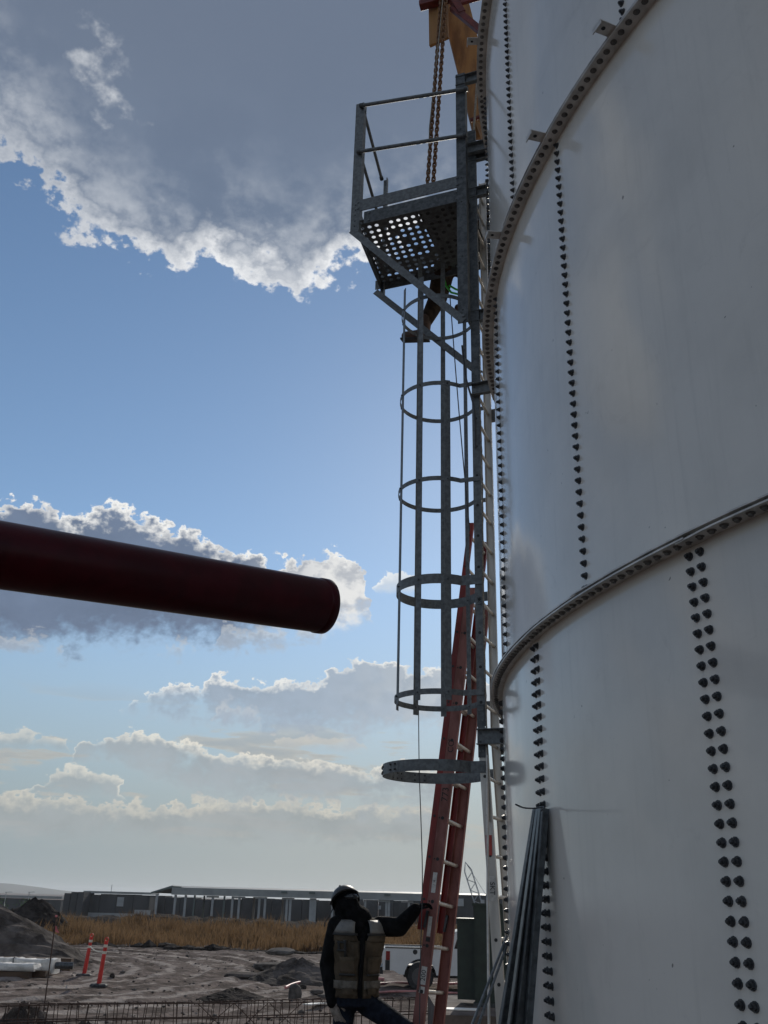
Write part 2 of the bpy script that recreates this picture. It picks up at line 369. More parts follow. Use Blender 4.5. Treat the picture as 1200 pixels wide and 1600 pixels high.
def link(name, me, parent=None, loc=None, mw=None):
    o = bpy.data.objects.new(name, me); COL.objects.link(o)
    if parent is not None: o.parent = parent
    if loc is not None: o.location = loc
    if mw is not None: o.matrix_local = mw
    return o
def tag(o, label=None, cat=None, group=None, kind=None):
    if label: o['label'] = label
    if cat: o['category'] = cat
    if group: o['group'] = group
    if kind: o['kind'] = kind
    return o
def thing(name, label, cat, loc=(0, 0, 0), rz=0.0, group=None):
    o = bpy.data.objects.new(name, None); COL.objects.link(o); o.location = loc; o.rotation_euler = (0, 0, rz)
    o.empty_display_size = .1
    return tag(o, label, cat, group)
def solidify(o, th, offset=0.0):
    md = o.modifiers.new('thickness', 'SOLIDIFY'); md.thickness = th; md.offset = offset; return o
def remesh(o, vox=.012, it=6):
    md = o.modifiers.new('skin', 'REMESH'); md.mode = 'VOXEL'; md.voxel_size = vox; md.use_smooth_shade = True
    md = o.modifiers.new('soften', 'SMOOTH'); md.iterations = it; md.factor = .6; return o
def basis(x, y, z, p):
    M = Matrix.Identity(4)
    for i in range(3): M[i][0] = x[i]; M[i][1] = y[i]; M[i][2] = z[i]; M[i][3] = p[i]
    return M
def lettering(txt, size, name, parent, p, x, y, m='black_print', th=.0006):
    cu = bpy.data.curves.new(name, 'FONT'); cu.body = txt; cu.size = size; cu.extrude = th; cu.align_x = 'CENTER'; cu.align_y = 'CENTER'
    tmp = bpy.data.objects.new(name+'_tmp', cu); COL.objects.link(tmp)
    dg = bpy.context.evaluated_depsgraph_get()
    me = bpy.data.meshes.new_from_object(tmp.evaluated_get(dg)); bpy.data.objects.remove(tmp)
    me.materials.clear(); me.materials.append(MATS[m])
    x, y = Vector(x).normalized(), Vector(y).normalized(); z = x.cross(y)
    return link(name, me, parent, mw=basis(x, y, z, p))

# ------------------------------------------------------------------ ground
def sstep(a, b, x):
    t = min(1, max(0, (x-a)/(b-a))); return t*t*(3-2*t)
YARD = -0.7
def base_z(x, y):
    z = YARD*sstep(10.5, 13.5, y)
    z += -2.8*sstep(78, 130, y)
    return z
xs = [-6000,-2500,-1000,-400,-150,-80,-50,-38]+list(np.arange(-30, 16.01, .25))+[20,26,35,50,80,150,400,1000,2500,6000]
ys = [-3000,-600,-100,-20,-5,0,4,8]+list(np.arange(10, 54, .22))+list(np.arange(54, 84, 1.0))+[90,100,115,130,170,250,500,1200,3000,7000]
tcx, tcy = -13.0, 33.0
def ruts(X, Y):
    d = np.hypot(X-tcx, (Y-tcy)*.8)
    z = np.zeros_like(X)
    for r0 in (4.2, 5.9, 7.4, 9.2, 10.6, 12.5):
        z -= .08*np.exp(-((d-r0)/.16)**2)-.045*np.exp(-((d-r0-.36)/.14)**2)-.03*np.exp(-((d-r0+.36)/.14)**2)
    for k, (a, b) in enumerate(((.35, 9.), (-.2, 30.), (.1, 36.), (.05, 24.), (-.08, 40))):
        l = (Y-b-a*X)/math.hypot(1, a); z -= .04*np.exp(-(l/.2)**2)-.02*np.exp(-((l-.4)/.2)**2)
    return z
XX, YY = np.meshgrid(np.array(xs), np.array(ys))
fine = (np.abs(XX+7) < 23)*(YY > 13.5)*(YY < 60)
ZZ = np.vectorize(base_z)(XX, YY)
nz = np.zeros_like(XX)
for k in range(40):
    a = rng.uniform(0, 6.28); fr = rng.uniform(.3, 5.5); nz += math.cos(a)*0+np.sin((XX*math.cos(a)+YY*math.sin(a))*fr+rng.uniform(0, 6.28))*.008/(fr**.45)
ZZ = ZZ+fine*(ruts(XX, YY)+nz+rng.normal(0, .007, XX.shape))
ny, nx = XX.shape
vs = np.stack([XX, YY, ZZ], -1).reshape(-1, 3)
idx = np.arange(ny*nx).reshape(ny, nx)
fs = np.stack([idx[:-1,:-1], idx[:-1,1:], idx[1:,1:], idx[1:,:-1]], -1).reshape(-1, 4)
me = bpy.data.meshes.new('ground'); me.from_pydata(vs.tolist(), [], fs.tolist()); me.polygons.foreach_set('use_smooth', [True]*len(fs))
def dirt_extra(t, v, cc, co):
    n1 = noise(t, v, .22, 6, .65); cc = mixc(t, n1.step(.46, .60)*.6, cc, (.17, .135, .12))
    n2 = noise(t, v, 1.1, 8, .7); cc = mixc(t, n2.step(.58, .65)*.85, cc, (.36, .31, .275))
    n3 = noise(t, v, .5, 8, .7, .8); cc = mixc(t, n3.step(.58, .72)*.7, cc, (.030, .024, .021))
    sx2 = t.nodes.new('ShaderNodeSeparateXYZ'); t.links.new(co.outputs['Object'], sx2.inputs[0])
    X = S(t, sx2.outputs[0])-tcx; Y = (S(t, sx2.outputs[1])-tcy)*.8
    d = (X*X+Y*Y).pow(.5)+(noise(t, v, .6, 4, .6)-.5)*1.1
    tr = ((d*5.2)._o('SINE')+(noise(t, v, 2.2, 6, .7)-.5)*2.4).step(.35, 1.1)*d.step(3.0, 4.5)*d.step(16.0, 11.0)
    cc = mixc(t, tr*.9, cc, (.36, .31, .275))                     # dry crust pressed by tyres
    return cc
mat('dirt', (.100, .077, .066), .95, 0, .28, 1.6, .7, 6.0, c2=(.19, .150, .131), extra=dirt_extra, detail=12, spec=.04, lo=.42, hi=.60)
me.materials.append(MATS['dirt'])
tag(link('ground', me), kind='structure')
# far hill on the left
hp = [(-700, 1396), (-420, 1388), (-250, 1384), (-120, 1377), (-30, 1378), (20, 1381), (60, 1386), (95, 1391), (140, 1396), (230, 1399), (420, 1404)]
G = [[], [], []]
for px, py in hp:
    a = at_y(px, py, 3800); G[0].append((a.x, a.y-420, -8)); G[1].append(tuple(a)); G[2].append((a.x, a.y+600, -8))
tag(MB().grid(G).build('hill', 'hill'), kind='structure')

# ------------------------------------------------------------------ tank
TC = Vector((6.670, 5.662, 0)); TR = 5.845; PH = 2.94; Z1 = 1.370+HC; FLW = 0.085
def tp(th, r=0.0, z=0.0):
    th = R_(th); return Vector((TC.x+(TR+r)*math.cos(th), TC.y+(TR+r)*math.sin(th), z))
tank = thing('tank', 'huge round white bolted steel tank with flanged plate courses', 'tank', TC)
STEP = 15.3
course_z = [Z1-PH, Z1, Z1+PH, Z1+2*PH]
anchor = [187.34, 194.50, 186.70, 194.30]
ZTOP = Z1+3*PH
def lpt(th, r, z): th = R_(th); return ((TR+r)*math.cos(th), (TR+r)*math.sin(th), z)
seams = []
for ci in range(4):
    z0 = course_z[ci]; z1 = z0+PH
    a0 = anchor[ci]-5*STEP; edges = [a0+k*STEP+(1.6 if ci == 1 and a0+k*STEP > 205 else 0) for k in range(23)]+[a0+360.0]
    for k in range(len(edges)-1):
        e0, e1 = edges[k], edges[k+1]
        if 120 < e0 < 262: seams.append((ci, e0))
        n = 22; G = []
        lap = .55                                           # laps over its neighbour by a few centimetres
        lo_z, hi_z = z0+.004, z1-.004
        for i in range(n+1):
            th = (e0-lap, e0+lap*.35, e0+lap*.5)[i] if i < 3 else e0+lap*.5+(e1-e0-lap*.5)*(i-2)/(n-2)
            r = .007*(1-(th-e0+lap)/(e1-e0+lap))
            G.append([lpt(th, r, lo_z+(hi_z-lo_z)*j/3) for j in range(4)])
        Gb = [[(x*(1-.006/TR), y*(1-.006/TR), z) for x, y, z in row] for row in G]
        M = MB().grid(G); M.grid(Gb[::-1])
        for A1, B1 in (([r[0] for r in G], [r[0] for r in Gb]), ([r[-1] for r in Gb], [r[-1] for r in G]), (G[0][::-1], Gb[0][::-1]), (G[-1], Gb[-1])): M.grid([A1, B1], False)
        p = M.build('panel', 'enamel', tank)
        # rolled flange lips at the top and bottom edge of the plate
        for (zz, sgn) in ((z0+.004, 1), (z1-.004, -1)):
            if ci == 0 and sgn == 1: continue
            F = MB(); th_ = .0075
            R0, R1 = -.004, FLW+(.004 if k % 2 else 0)
            w = []
            for i in range(n+1):
                th = e0-lap*.9+(e1-e0+lap*.9)*i/n; lift = .006*(1-sstep(0, .12, i/n))*sgn
                za, zb = sorted((zz+sgn*.0015+lift, zz+sgn*(.0015+th_)+lift))
                w.append([lpt(th, R0, za), lpt(th, R1, za), lpt(th, R1, zb), lpt(th, R0, zb)])
            F.loft(w, True, False); F.build('flange', 'enamel_edge', p)
# bolts: washer, hex nut, capped stud
def lathe(prof, n, hexr=None):
    M = MB(); rings = [[(r*math.cos(2*math.pi*k/n), r*math.sin(2*math.pi*k/n), z) for k in range(n)] for r, z in prof]
    M.loft(rings, True, False); return M
bm_ = lathe([(.0190, 0), (.0190, .0035), (.0178, .0045)], 10)
bm_.loft([[(.0138*math.cos(k*1.0472), .0138*math.sin(k*1.0472), z) for k in range(6)] for z in (.0045, .0165)], True, False)
bm_.loft([[(r*math.cos(k*1.0472), r*math.sin(k*1.0472), z) for k in range(6)] for r, z in ((.0085, .0165), (.0082, .0245), (.0060, .0265))], True, False)
bolt_me = bm_.mesh('bolt', 'bolt_black')
bm_ = lathe([(.0185, 0), (.0185, .003), (.0165, .004)], 10)
bm_.loft([[(r*math.cos(k*1.0472), r*math.sin(k*1.0472), z) for k in range(6)] for r, z in ((.0125, .004), (.0125, .011), (.010, .013))], True, False)
flat_me = bm_.mesh('bolt', 'bolt_flange')
spots = []
for ci, e in seams:
    z0, z1 = course_z[ci], course_z[ci]+PH
    nb = 45
    for k in range(nb):
        z = z0+.055+(PH-.11)*k/(nb-1)
        offs = (-.032, .032) if ci == 0 else (0.0,)
        for o in offs:
            th = e-.27+math.degrees(o/TR)
            n = Vector((math.cos(R_(th)), math.sin(R_(th)), 0))
            spots.append((tp(th, .007, z), n, 1))
pit = math.degrees(.0655/TR)
for ci in (1, 2, 3):
    z = course_z[ci]; th = 130.0
    while th < 250:
        P = tp(th, .052, z); spots.append((P-Vector((0,0,.0135)), Vector((0,0,-1)), 2)); spots.append((P+Vector((0,0,.0135)), Vector((0,0,1)), .9)); th += pit
vis = []; rest = []
for P, n, w in spots:
    x, y, d = proj(P)
    facing = n.dot((CAM-P).normalized())
    limb = math.degrees(math.atan2(P.y-TC.y, P.x-TC.x)) % 360
    ok = d > 0 and -10 < x < 1215 and -10 < y < 1612 and facing > -.25 and limb > 168
    (vis if ok else rest).append((d, P, n))
vis.sort(key=lambda q: q[0]); ind = vis[:300]; rest = [(P, n) for d, P, n in vis[300:]]+[(q[1], q[2]) for q in rest] if False else [(q[1], q[2]) for q in vis[300:]]+[(q[1], q[2]) for q in rest]
def nframe(P, n, spin):
    q = n.to_track_quat('Z', 'Y').to_matrix().to_4x4(); return Matrix.Translation(P)@q@Matrix.Rotation(spin, 4, 'Z')@Matrix.Rotation(random.uniform(-.07, .07), 4, 'X')
TI = Matrix.Translation(-TC)
for d, P, n in ind:
    link('bolt', bolt_me if abs(n.z) < .5 else flat_me, tank, mw=TI@nframe(P, n, random.uniform(0, 1.05)))
BB = {q: ([Vector(v.co) for v in me_.vertices], [tuple(p.vertices) for p in me_.polygons]) for q, me_ in ((0, bolt_me), (1, flat_me))}
BM1 = MB(); BM2 = MB()
for P, n in rest:
    M = TI@nframe(P, n, random.uniform(0, 1.05)); bv, bf = BB[int(abs(n.z) > .5)]; (BM2 if abs(n.z) > .5 else BM1).add([M@v for v in bv], bf)
tag(BM1.build('seam_bolts', 'bolt_black', tank), kind='stuff'); tag(BM2.build('flange_bolts', 'bolt_flange', tank), kind='stuff')
# little drilled lugs on the flanges
def lug(px, py, z, th=None):
    d = ray(px, py)
    if th is None:
        best = min((abs(proj(tp(a, FLW, z))[0]-px)+abs(proj(tp(a, FLW, z))[1]-py), a) for a in np.arange(160, 225, .05)); th = best[1]
    M = MB(); u = Vector((math.cos(R_(th)), math.sin(R_(th)), 0)); t = Vector((-u.y, u.x, 0))
    p = Vector(lpt(th, FLW-.03, z+.012))
    M.bar(p, p+u*.13, .075, .006)
    for sx_ in (-1, 1): pass
    M.bar(p+u*.127+Vector((0,0,.003)), p+u*.127+Vector((0,0,-.03)), .075, .006, u)
    o = M.build('lug', 'enamel_edge', tank)
    MB().tube([p+u*.085+Vector((0,0,-.0045)), p+u*.085+Vector((0,0,-.0038))], .012, 10).build('lug_hole', 'black_print', o)
for q in ((957, 52), (856, 218)): lug(q[0], q[1], Z1+PH)
lug(790, 370, Z1+PH); lug(751, 66, Z1+2*PH)
# concrete ring footing under the tank
M = MB(); rr = [[lpt(a, r, z) for r, z in ((.35, -.35), (.35, .0), (-.5, .0), (-.5, -.35))] for a in np.arange(0, 361, 5)]
M.loft(rr, False, False); M.build('footing', 'concrete', tank)

# ------------------------------------------------------------------ caged ladder (local axes: x out from wall, y along wall towards viewer, z up)
PHI = 159.0
L0 = tp(PHI); LROT = R_(PHI)
LM = Matrix.Translation(L0)@Matrix.Rotation(LROT, 4, 'Z'); LMI = LM.inverted()
def on_t(px, py, t):
    O = LMI@CAM; d = LMI.to_3x3()@ray(px, py); return O+d*((t-O.y)/d.y)
lad = thing('caged_ladder', 'tall galvanised ladder with hooped safety cage fixed to the white tank', 'ladder', L0, LROT)
RC, HW = .293, .24
zs_, zt_ = 2.95, 9.15
for t in (HW, -HW):
    M = MB(); M.chan((RC, t, zs_), (RC, t, zt_), .076, .03, .004, (0, -1 if t > 0 else 1, 0)); M.build('rail', 'galv' if t > 0 else 'aluminium', lad)
# lower section, hung a little inwards below the splice
LB = (.155, .25)
def lowr(z): return RC+(LB[0]-RC)*(zs_-z)/(zs_-LB[1])
for t in (HW, -HW):
    M = MB(); M.chan((RC, t, zs_-.01), (LB[0], t, LB[1]), .076, .03, .004, (0, -1 if t > 0 else 1, 0)); M.build('rail', 'aluminium', lad)
    sp_ = MB(); sgn = 1 if t > 0 else -1
    sp_.box((RC-.030, t+(.001 if sgn > 0 else -.009), zs_-.25), (RC+.030, t+(.009 if sgn > 0 else -.001), zs_+.18))
    s = sp_.build('splice_plate', 'galv_dark', lad)
    for k in range(5):
        z = zs_-.20+k*.083
        for dxx in (-.012, .012):
            MB().tube([(RC+dxx, t+sgn*.009, z), (RC+dxx, t+sgn*.017, z)], .008, 6).build('bolt', 'galv', s)
z = .45; k = 0
while z < 9.0:
    r = RC if z > zs_ else lowr(z)
    MB().tube([(r, -HW+.004, z), (r, HW-.004, z)], .0145, 10).build('rung', 'rung_alu', lad)
    for t in (HW,):
        if z < 6.2: MB().tube([(r, t+.0006, z), (r, t+.0022, z)], .0135, 10).build('rung_end', 'black_print', lad)
    z += .3
# hoops
HC_, HR = .742, .388
def hoop(z, h, R0=HR, c=HC_, th=.006, flare=0, m='galv'):
    M = MB(); a0 = math.asin(min(.98, (HW+.012)/R0)); w = []
    pts = [(RC-.03, HW+.010)]+[(c-math.cos(a)*R0, math.sin(a)*R0) for a in np.linspace(a0, 2*math.pi-a0, 44)]+[(RC-.03, -HW-.010)]
    nrm = []
    for i, p in enumerate(pts):
        a, b = pts[max(i-1, 0)], pts[min(i+1, len(pts)-1)]; d = Vector((b[0]-a[0], b[1]-a[1])).normalized(); nrm.append((d.y, -d.x))
    for p, nn in zip(pts, nrm):
        x, y = p; X, Y = x+nn[0]*th, y+nn[1]*th
        w.append([(x, y, z-h/2), (X, Y, z-h/2), (X, Y, z+h/2), (x, y, z+h/2)])
    M.loft(w, True, False); return M.build('hoop', m, lad)
hz_ = [3.235, 4.235, 5.215, 6.235, 7.26]
hhs = [.048, .090, .044, .044, .044]
for z, h in zip(hz_, hhs): hoop(z, h)
hb = hoop(2.625, .092, .455, .765)
for a in (150, 160, 165, 172, 196, 204, 210, 228, 240, 120, 128):
    for dz_ in (-.022, .022):
        x, y = .765-math.cos(R_(a))*.455, math.sin(R_(a))*.455; n = Vector((-math.cos(R_(a)), math.sin(R_(a)), 0)); P = Vector((x, y, 2.625+dz_))
        MB().tube([P-n*.007, P+n*.010], .0085, 8).build('bolt_hole', 'black_print', hb)
# vertical cage straps
for a, z0, z1_, wd in ((60, 3.2, 6.27, .058), (100, 3.2, 7.52, .052), (140, 3.2, 7.52, .05), (180, 3.2, 7.52, .05), (220, 3.2, 8.28, .05), (260, 3.2, 8.28, .05), (300, 3.2, 8.28, .05)):
    x, y = HC_-math.cos(R_(a))*(HR-.006), math.sin(R_(a))*(HR-.006); n = Vector((math.cos(R_(a)), -math.sin(R_(a)), 0))
    s = MB().bar((x, y, z0-.035), (x, y, z1_), wd, .006, n).build('strap', 'galv', lad)
    for z, h in zip(hz_, hhs):
        if z0 <= z <= z1_: MB().tube([Vector((x, y, z))-n*.02, Vector((x, y, z))+n*.008], .008, 6).build('bolt', 'galv_dark', s)
# standoff brackets to the wall
for z in (2.86, 6.15, 6.98, 8.55, 9.05):
    for t in (HW+.012, -HW-.012):
        s = 1 if t > 0 else -1
        M = MB(); M.chan((.325, t+s*.004, z), (-.02, t+s*.004, z), .125, .05, .006, (0, s, 0)); b = M.build('bracket', 'galv', lad)
        for dz_ in (-.035, .035): MB().tube([(.30, t+s*.010, z+dz_), (.30, t+s*.02, z+dz_)], .010, 6).build('bolt', 'galv_dark', b)
# stencil on the rail
lettering('SKT', .05, 'stencil', lad, (RC, HW+.0045, 4.03), (0, 0, -1), (-1, 0, 0))
st = MB().box((lowr(1.72)-.028, HW+.003, 1.62), (lowr(1.72)+.028, HW+.0045, 1.80)).build('sticker', 'sticker', lad)
lettering('SKT', .055, 'stencil', lad, (lowr(1.71), HW+.006, 1.71), (0, 0, -1), (-1, 0, 0))
MB().box((lowr(2.02)-.02, HW+.003, 1.95), (lowr(2.02)+.03, HW+.0045, 2.10)).build('sticker', 'sticker_red', lad)
# steel lifeline running down the front edge of the rail
pts = [(RC-.045+.006*math.sin(z*2.1), HW+.012+.004*math.sin(z*3.3), z) for z in np.arange(2.2, 6.4, .1)]
M = MB(); M.tube(pts, .006, 6)
for i in range(0, 2): M.tube([(p[0]+.005*math.cos(j*2.2+i*3.14), p[1]+.005*math.sin(j*2.2+i*3.14), p[2]) for j, p in enumerate(pts)], .005, 5)
o = M.build('lifeline', 'rope'); o.matrix_world = LM; tag(o, 'twisted lifeline rope running down the edge of the caged ladder rail', 'rope')

# ------------------------------------------------------------------ platform
plat = thing('platform', 'grey galvanised platform with railing and perforated floor above the caged ladder', 'platform', L0, LROT)
TN, TF, ZD = .45, -.66, 8.36
RN0, RN1, RF1 = .30, 1.545, 1.66
def bolt_on(par, P, n, r=.012, l=.012):
    n = Vector(n); return MB().tube([Vector(P), Vector(P)+n*l], r, 6).build('bolt', 'galv', par)
# perforated floor sheet
NXc, NYc = 15, 13
M = MB()
def dpt(u, v, z=ZD+.03): 
    rr1 = RF1+(RN1-RF1)*v; return (RN0+(rr1-RN0)*u, TF+(TN-TF)*v, z)
for i in range(NXc):
    for j in range(NYc):
        sh = .5 if j % 2 else 0
        u0, u1 = (i+sh*.0)/NXc, (i+1)/NXc; v0, v1 = j/NYc, (j+1)/NYc
        cu_, cv = (u0+u1)/2, (v0+v1)/2
        if sh: 
            u0s, u1s = u0, u1
        nn = 8; ring = [(cu_+.29/NXc*math.cos(2*math.pi*(k+.5)/nn), cv+.29/NYc*math.sin(2*math.pi*(k+.5)/nn)) for k in range(nn)]
        w, h = (u1-u0)/2, (v1-v0)/2
        outer = []
        for k in range(nn):
            a = 2*math.pi*(k+.5)/nn; c, s_ = math.cos(a), math.sin(a); mx = max(abs(c), abs(s_)); outer.append((cu_+w*c/mx, cv+h*s_/mx))
        # square corners shared through 8 outer points + 4 corners
        vs = [dpt(*q) for q in ring]+[dpt(*q) for q in outer]
        corners = [(u1, v1), (u0, v1), (u0, v0), (u1, v0)]; vs += [dpt(*q) for q in corners]
        fs = [(k, nn+k, nn+(k+1)%nn, (k+1)%nn) for k in range(nn)]
        for ci, k in enumerate((0, 2, 4, 6)): fs.append((nn+k, 16+ci, nn+(k+1)%nn))
        if ((i*7+j*13) % 11) == 0 or (u0 < .42 and v0 > .0 and ((i+j) % 5 == 0)):
            vs2 = [dpt(u0, v0), dpt(u1, v0), dpt(u1, v1), dpt(u0, v1)]; M.add(vs2, [(0, 1, 2, 3)])
        else: M.add(vs, fs)
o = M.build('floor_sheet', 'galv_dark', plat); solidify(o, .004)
o = MB().box((.33, -.60, 0), (.86, .36, .012)).build('darkening_mat', 'rubber'); o.matrix_world = LM@Matrix.Translation((0, 0, ZD+.0345)); tag(o, 'dark mat added on the ladder side of the platform floor to darken its holes', 'mat')  # added sheet that makes the floor holes look dark from below
# toe boards
def plate(name, a, b, h, th, m='galv', nb=2, par=plat):
    a, b = Vector(a), Vector(b); M = MB(); M.bar(a, b, th, h, (0, 0, 1)); o = M.build(name, m, par)
    d = (b-a).normalized(); n = d.cross(Vector((0, 0, 1))); n = n if n.y > 0 else -n
    for e, s_ in ((a, 1), (b, -1)):
        for q in (-.3, .3): bolt_on(o, e+d*s_*.06+Vector((0, 0, h*q))+n*(th/2), n)
    return o
plate('toe_board', (RN1+.03, TN+.012, ZD+.225), (RN0+.03, TN+.012, ZD+.225), .15, .012)
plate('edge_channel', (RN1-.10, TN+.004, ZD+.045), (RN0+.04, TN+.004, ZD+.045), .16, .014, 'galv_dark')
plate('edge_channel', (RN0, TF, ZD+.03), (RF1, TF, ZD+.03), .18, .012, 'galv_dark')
plate('toe_board', (RF1, TF-.01, ZD+.26), (RN0+.3, TF-.01, ZD+.26), .13, .010)
M = MB(); M.bar((RN1, TN, ZD+.02), (RF1, TF, ZD+.02), .012, .17, (0, 0, 1)); M.build('edge_channel', 'galv_dark', plat)
M = MB(); M.bar((RN1+.008, TN, ZD+.24), (RF1+.008, TF, ZD+.24), .010, .14, (0, 0, 1)); M.build('toe_board', 'galv', plat)
# posts (angle section with punched holes)
def post(r, t, z0, z1, w=.085, m='galv', sx=1, sy=-1, holes=()):
    M = MB(); M.angle((r-sx*w/2, t, z0), (r-sx*w/2, t, z1), w, w*.8, .007, (sx, 0, 0), (0, sy, 0)); o = M.build('post', m, plat)
    for zz in holes: MB().tube([(r, t+.0005, zz), (r, t+.002, zz)], .009, 8).build('punched_hole', 'black_print', o)
    return o
post(RN1, TN+.02, ZD-.12, 10.10, .10, 'galv', 1, -1, (ZD-.05, ZD+.02, ZD+.1, ZD+.17, ZD+.24))
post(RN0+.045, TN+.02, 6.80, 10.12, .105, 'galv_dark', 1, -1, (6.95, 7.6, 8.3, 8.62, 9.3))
post(RF1-.02, TF, ZD-.18, ZD+1.62, .06, 'galv', 1, 1, (ZD-.1,))
post(RN0+.02, TF, 6.85, 9.6, .08, 'galv_dark', 1, 1)
# extension rails beside the post, up to the top bracket
M = MB(); M.chan((RC-.02, HW+.06, 6.2), (RC-.02, HW+.06, 9.42), .085, .04, .005, (0, -1, 0)); M.build('extension_rail', 'galv_dark', plat)
for z, l, dz_ in ((10.02, .55, .13), (9.12, .40, .14)):
    M = MB(); M.chan((RN0+.10 if z > 9.5 else RC+.03, TN-.02 if z > 9.5 else HW+.07, z), (-.05, TN-.02 if z > 9.5 else HW+.07, z), dz_, .05, .006, (0, 1, 0)); M.build('bracket', 'galv', plat)
# hand rails
def pipe(name, a, b, r=.021):
    o = MB().tube([a, b], r, 10).build(name, 'galv', plat)
    for e in (a, b): MB().tube([Vector(e)-(Vector(b)-Vector(a)).normalized()*.02, Vector(e)+(Vector(b)-Vector(a)).normalized()*.02], r*1.35, 10).build('end_collar', 'galv_dark', o)
    return o
pl1, pl2 = on_t(565, 165, TN+.05), on_t(728, 139, TN+.05)
pipe('top_rail', pl1, pl2)
pm1, pm2 = on_t(561, 237, TN+.05), on_t(727, 211, TN+.05)
pipe('mid_rail', pm1, pm2)
pipe('top_rail', (pl1.x, TN-.03, pl1.z-.03), (RF1+.02, TF+.06, pl1.z-.05), .019)
pipe('mid_rail', (pm1.x, TN-.03, pm1.z-.03), (RF1+.02, TF+.06, pm1.z-.05), .019)
pipe('top_rail', (RF1, TF, pl1.z-.06), (RN0+.7, TF, pl1.z-.06), .019) if False else None
# diagonal braces
b1 = on_t(553, 356, TN+.03); b2 = on_t(729, 497, TN+.03)
M = MB(); M.angle(b1, b2, .075, .05, .007, ((b2-b1).normalized().cross(Vector((0, 1, 0)))), (0, -1, 0)); o = M.build('brace', 'galv', plat); bolt_on(o, b2+Vector((.03, .004, .03)), (0, 1, 0), .016)
b3 = on_t(590, 452, TF+.05); b4 = on_t(737, 583, HW+.03)
b4 = Vector((RC+.045, -HW, on_t(737, 583, -HW).z))
M = MB(); M.angle(b3, b4, .075, .05, .007, ((b4-b3).normalized().cross(Vector((0, 1, 0)))), (0, -1, 0)); M.build('brace', 'galv', plat)
M = MB(); M.bar(b3+Vector((.0, 0, .0)), (b3.x, b3.y, ZD+.05), .06, .008, (0, 1, 0)); M.build('hanger', 'galv', plat)

# ------------------------------------------------------------------ hoist and staging above the platform
def tl(px, py, t): return LM@on_t(px, py, t)
def plank(name, a, b, w, th, nrm, m, label, cat, group=None):
    a, b = Vector(a), Vector(b); mid = (a+b)/2; M = MB(); M.bar(a-mid, b-mid, w, th, nrm, .003)
    o = M.build(name, m); o.location = mid; return tag(o, label, cat, group)
vp = (tl(700, 120, -.9)-CAM).normalized()
plank('staging_plank', tl(704, -20, -1.0), tl(763, 215, -1.7), .40, .05, -vp+Vector((.25, .3, 0)), 'plywood', 'long plywood staging plank slanting down behind the platform towards the tank', 'plank', 'staging planks')
plank('staging_plank', tl(684, -30, -.8), tl(686, 66, -.8), .28, .045, -vp+Vector((-.2, .2, 0)), 'plywood', 'short upright plywood board under the red beam, left of the chain', 'plank', 'staging planks')
plank('staging_plank', tl(752, 195, -1.6), tl(764, 228, -1.4), .16, .04, -vp+Vector((.3, 0, 0)), 'plywood', 'small plywood board end beside the tank flange behind the top bracket', 'plank', 'staging planks')
jib = thing('hoist_bracket', 'dark red steel hoist bracket above the platform holding the chain', 'hoist', tl(690, 8, -.7))
jl = tl(690, 8, -.7)
def red(a, b, w, h, nm='arm'): M = MB(); M.bar(Vector(a)-jl, Vector(b)-jl, w, h, (0, 0, 1), .004); M.build(nm, 'steel_red', jib)
red(tl(656, 9, -.7), tl(720, -8, -.75), .11, .09, 'beam'); red(tl(700, -12, -.7), tl(722, 22, -.75), .10, .10, 'gusset')
red(tl(707, 12, -.72), tl(765, 60, -.8), .07, .09); red(tl(715, 6, -.72), tl(790, -14, -.9), .05, .05, 'stay'); red(tl(735, 188, -.9), tl(762, 178, -.9), .04, .04, 'stay')
# hoist chain: two falls of links
ch = thing('hoist_chain', 'rusty double fall of hoist chain hanging behind the platform railing', 'chain', tl(694, 0, -.55))
c0 = tl(694, 0, -.55)
link_pts = []
for a in np.linspace(0, 2*math.pi, 12, endpoint=False): link_pts.append((.021*math.cos(a), 0, .020*math.sin(a)+(.018 if math.sin(a) >= 0 else -.018)))
lk = MB().tube(link_pts, .0105, 5, closed=True).mesh('chain_link', 'rust')
for (a, b) in ((tl(692, -40, -.55), tl(667, 300, -.5)), (tl(699, -40, -.55), tl(676, 300, -.5))):
    d = (b-a); n = int(d.length/.056); q = d.normalized().to_track_quat('Z', 'Y').to_matrix().to_4x4()
    for i in range(n):
        p = a+d*(i+.5)/n-c0
        link('chain_link', lk, ch, mw=Matrix.Translation(p)@q@Matrix.Rotation((i % 2)*1.5708+.4, 4, 'Z'))
M = MB(); M.tube([tl(696, -40, -.52), tl(671, 200, -.5), tl(669, 300, -.5)], .008, 6); o = M.build('tag_line', 'rope'); tag(o, 'thin pale rope hanging between the two falls of rusty chain', 'rope')
# pale guide pole beside the tank, behind the post
M = MB(); M.tube([tl(746, 118, -.3), tl(738, 240, -.2)], .013, 8); tag(M.build('guide_pole', 'rope'), 'thin tan pole between the platform post and tank rim', 'pole')

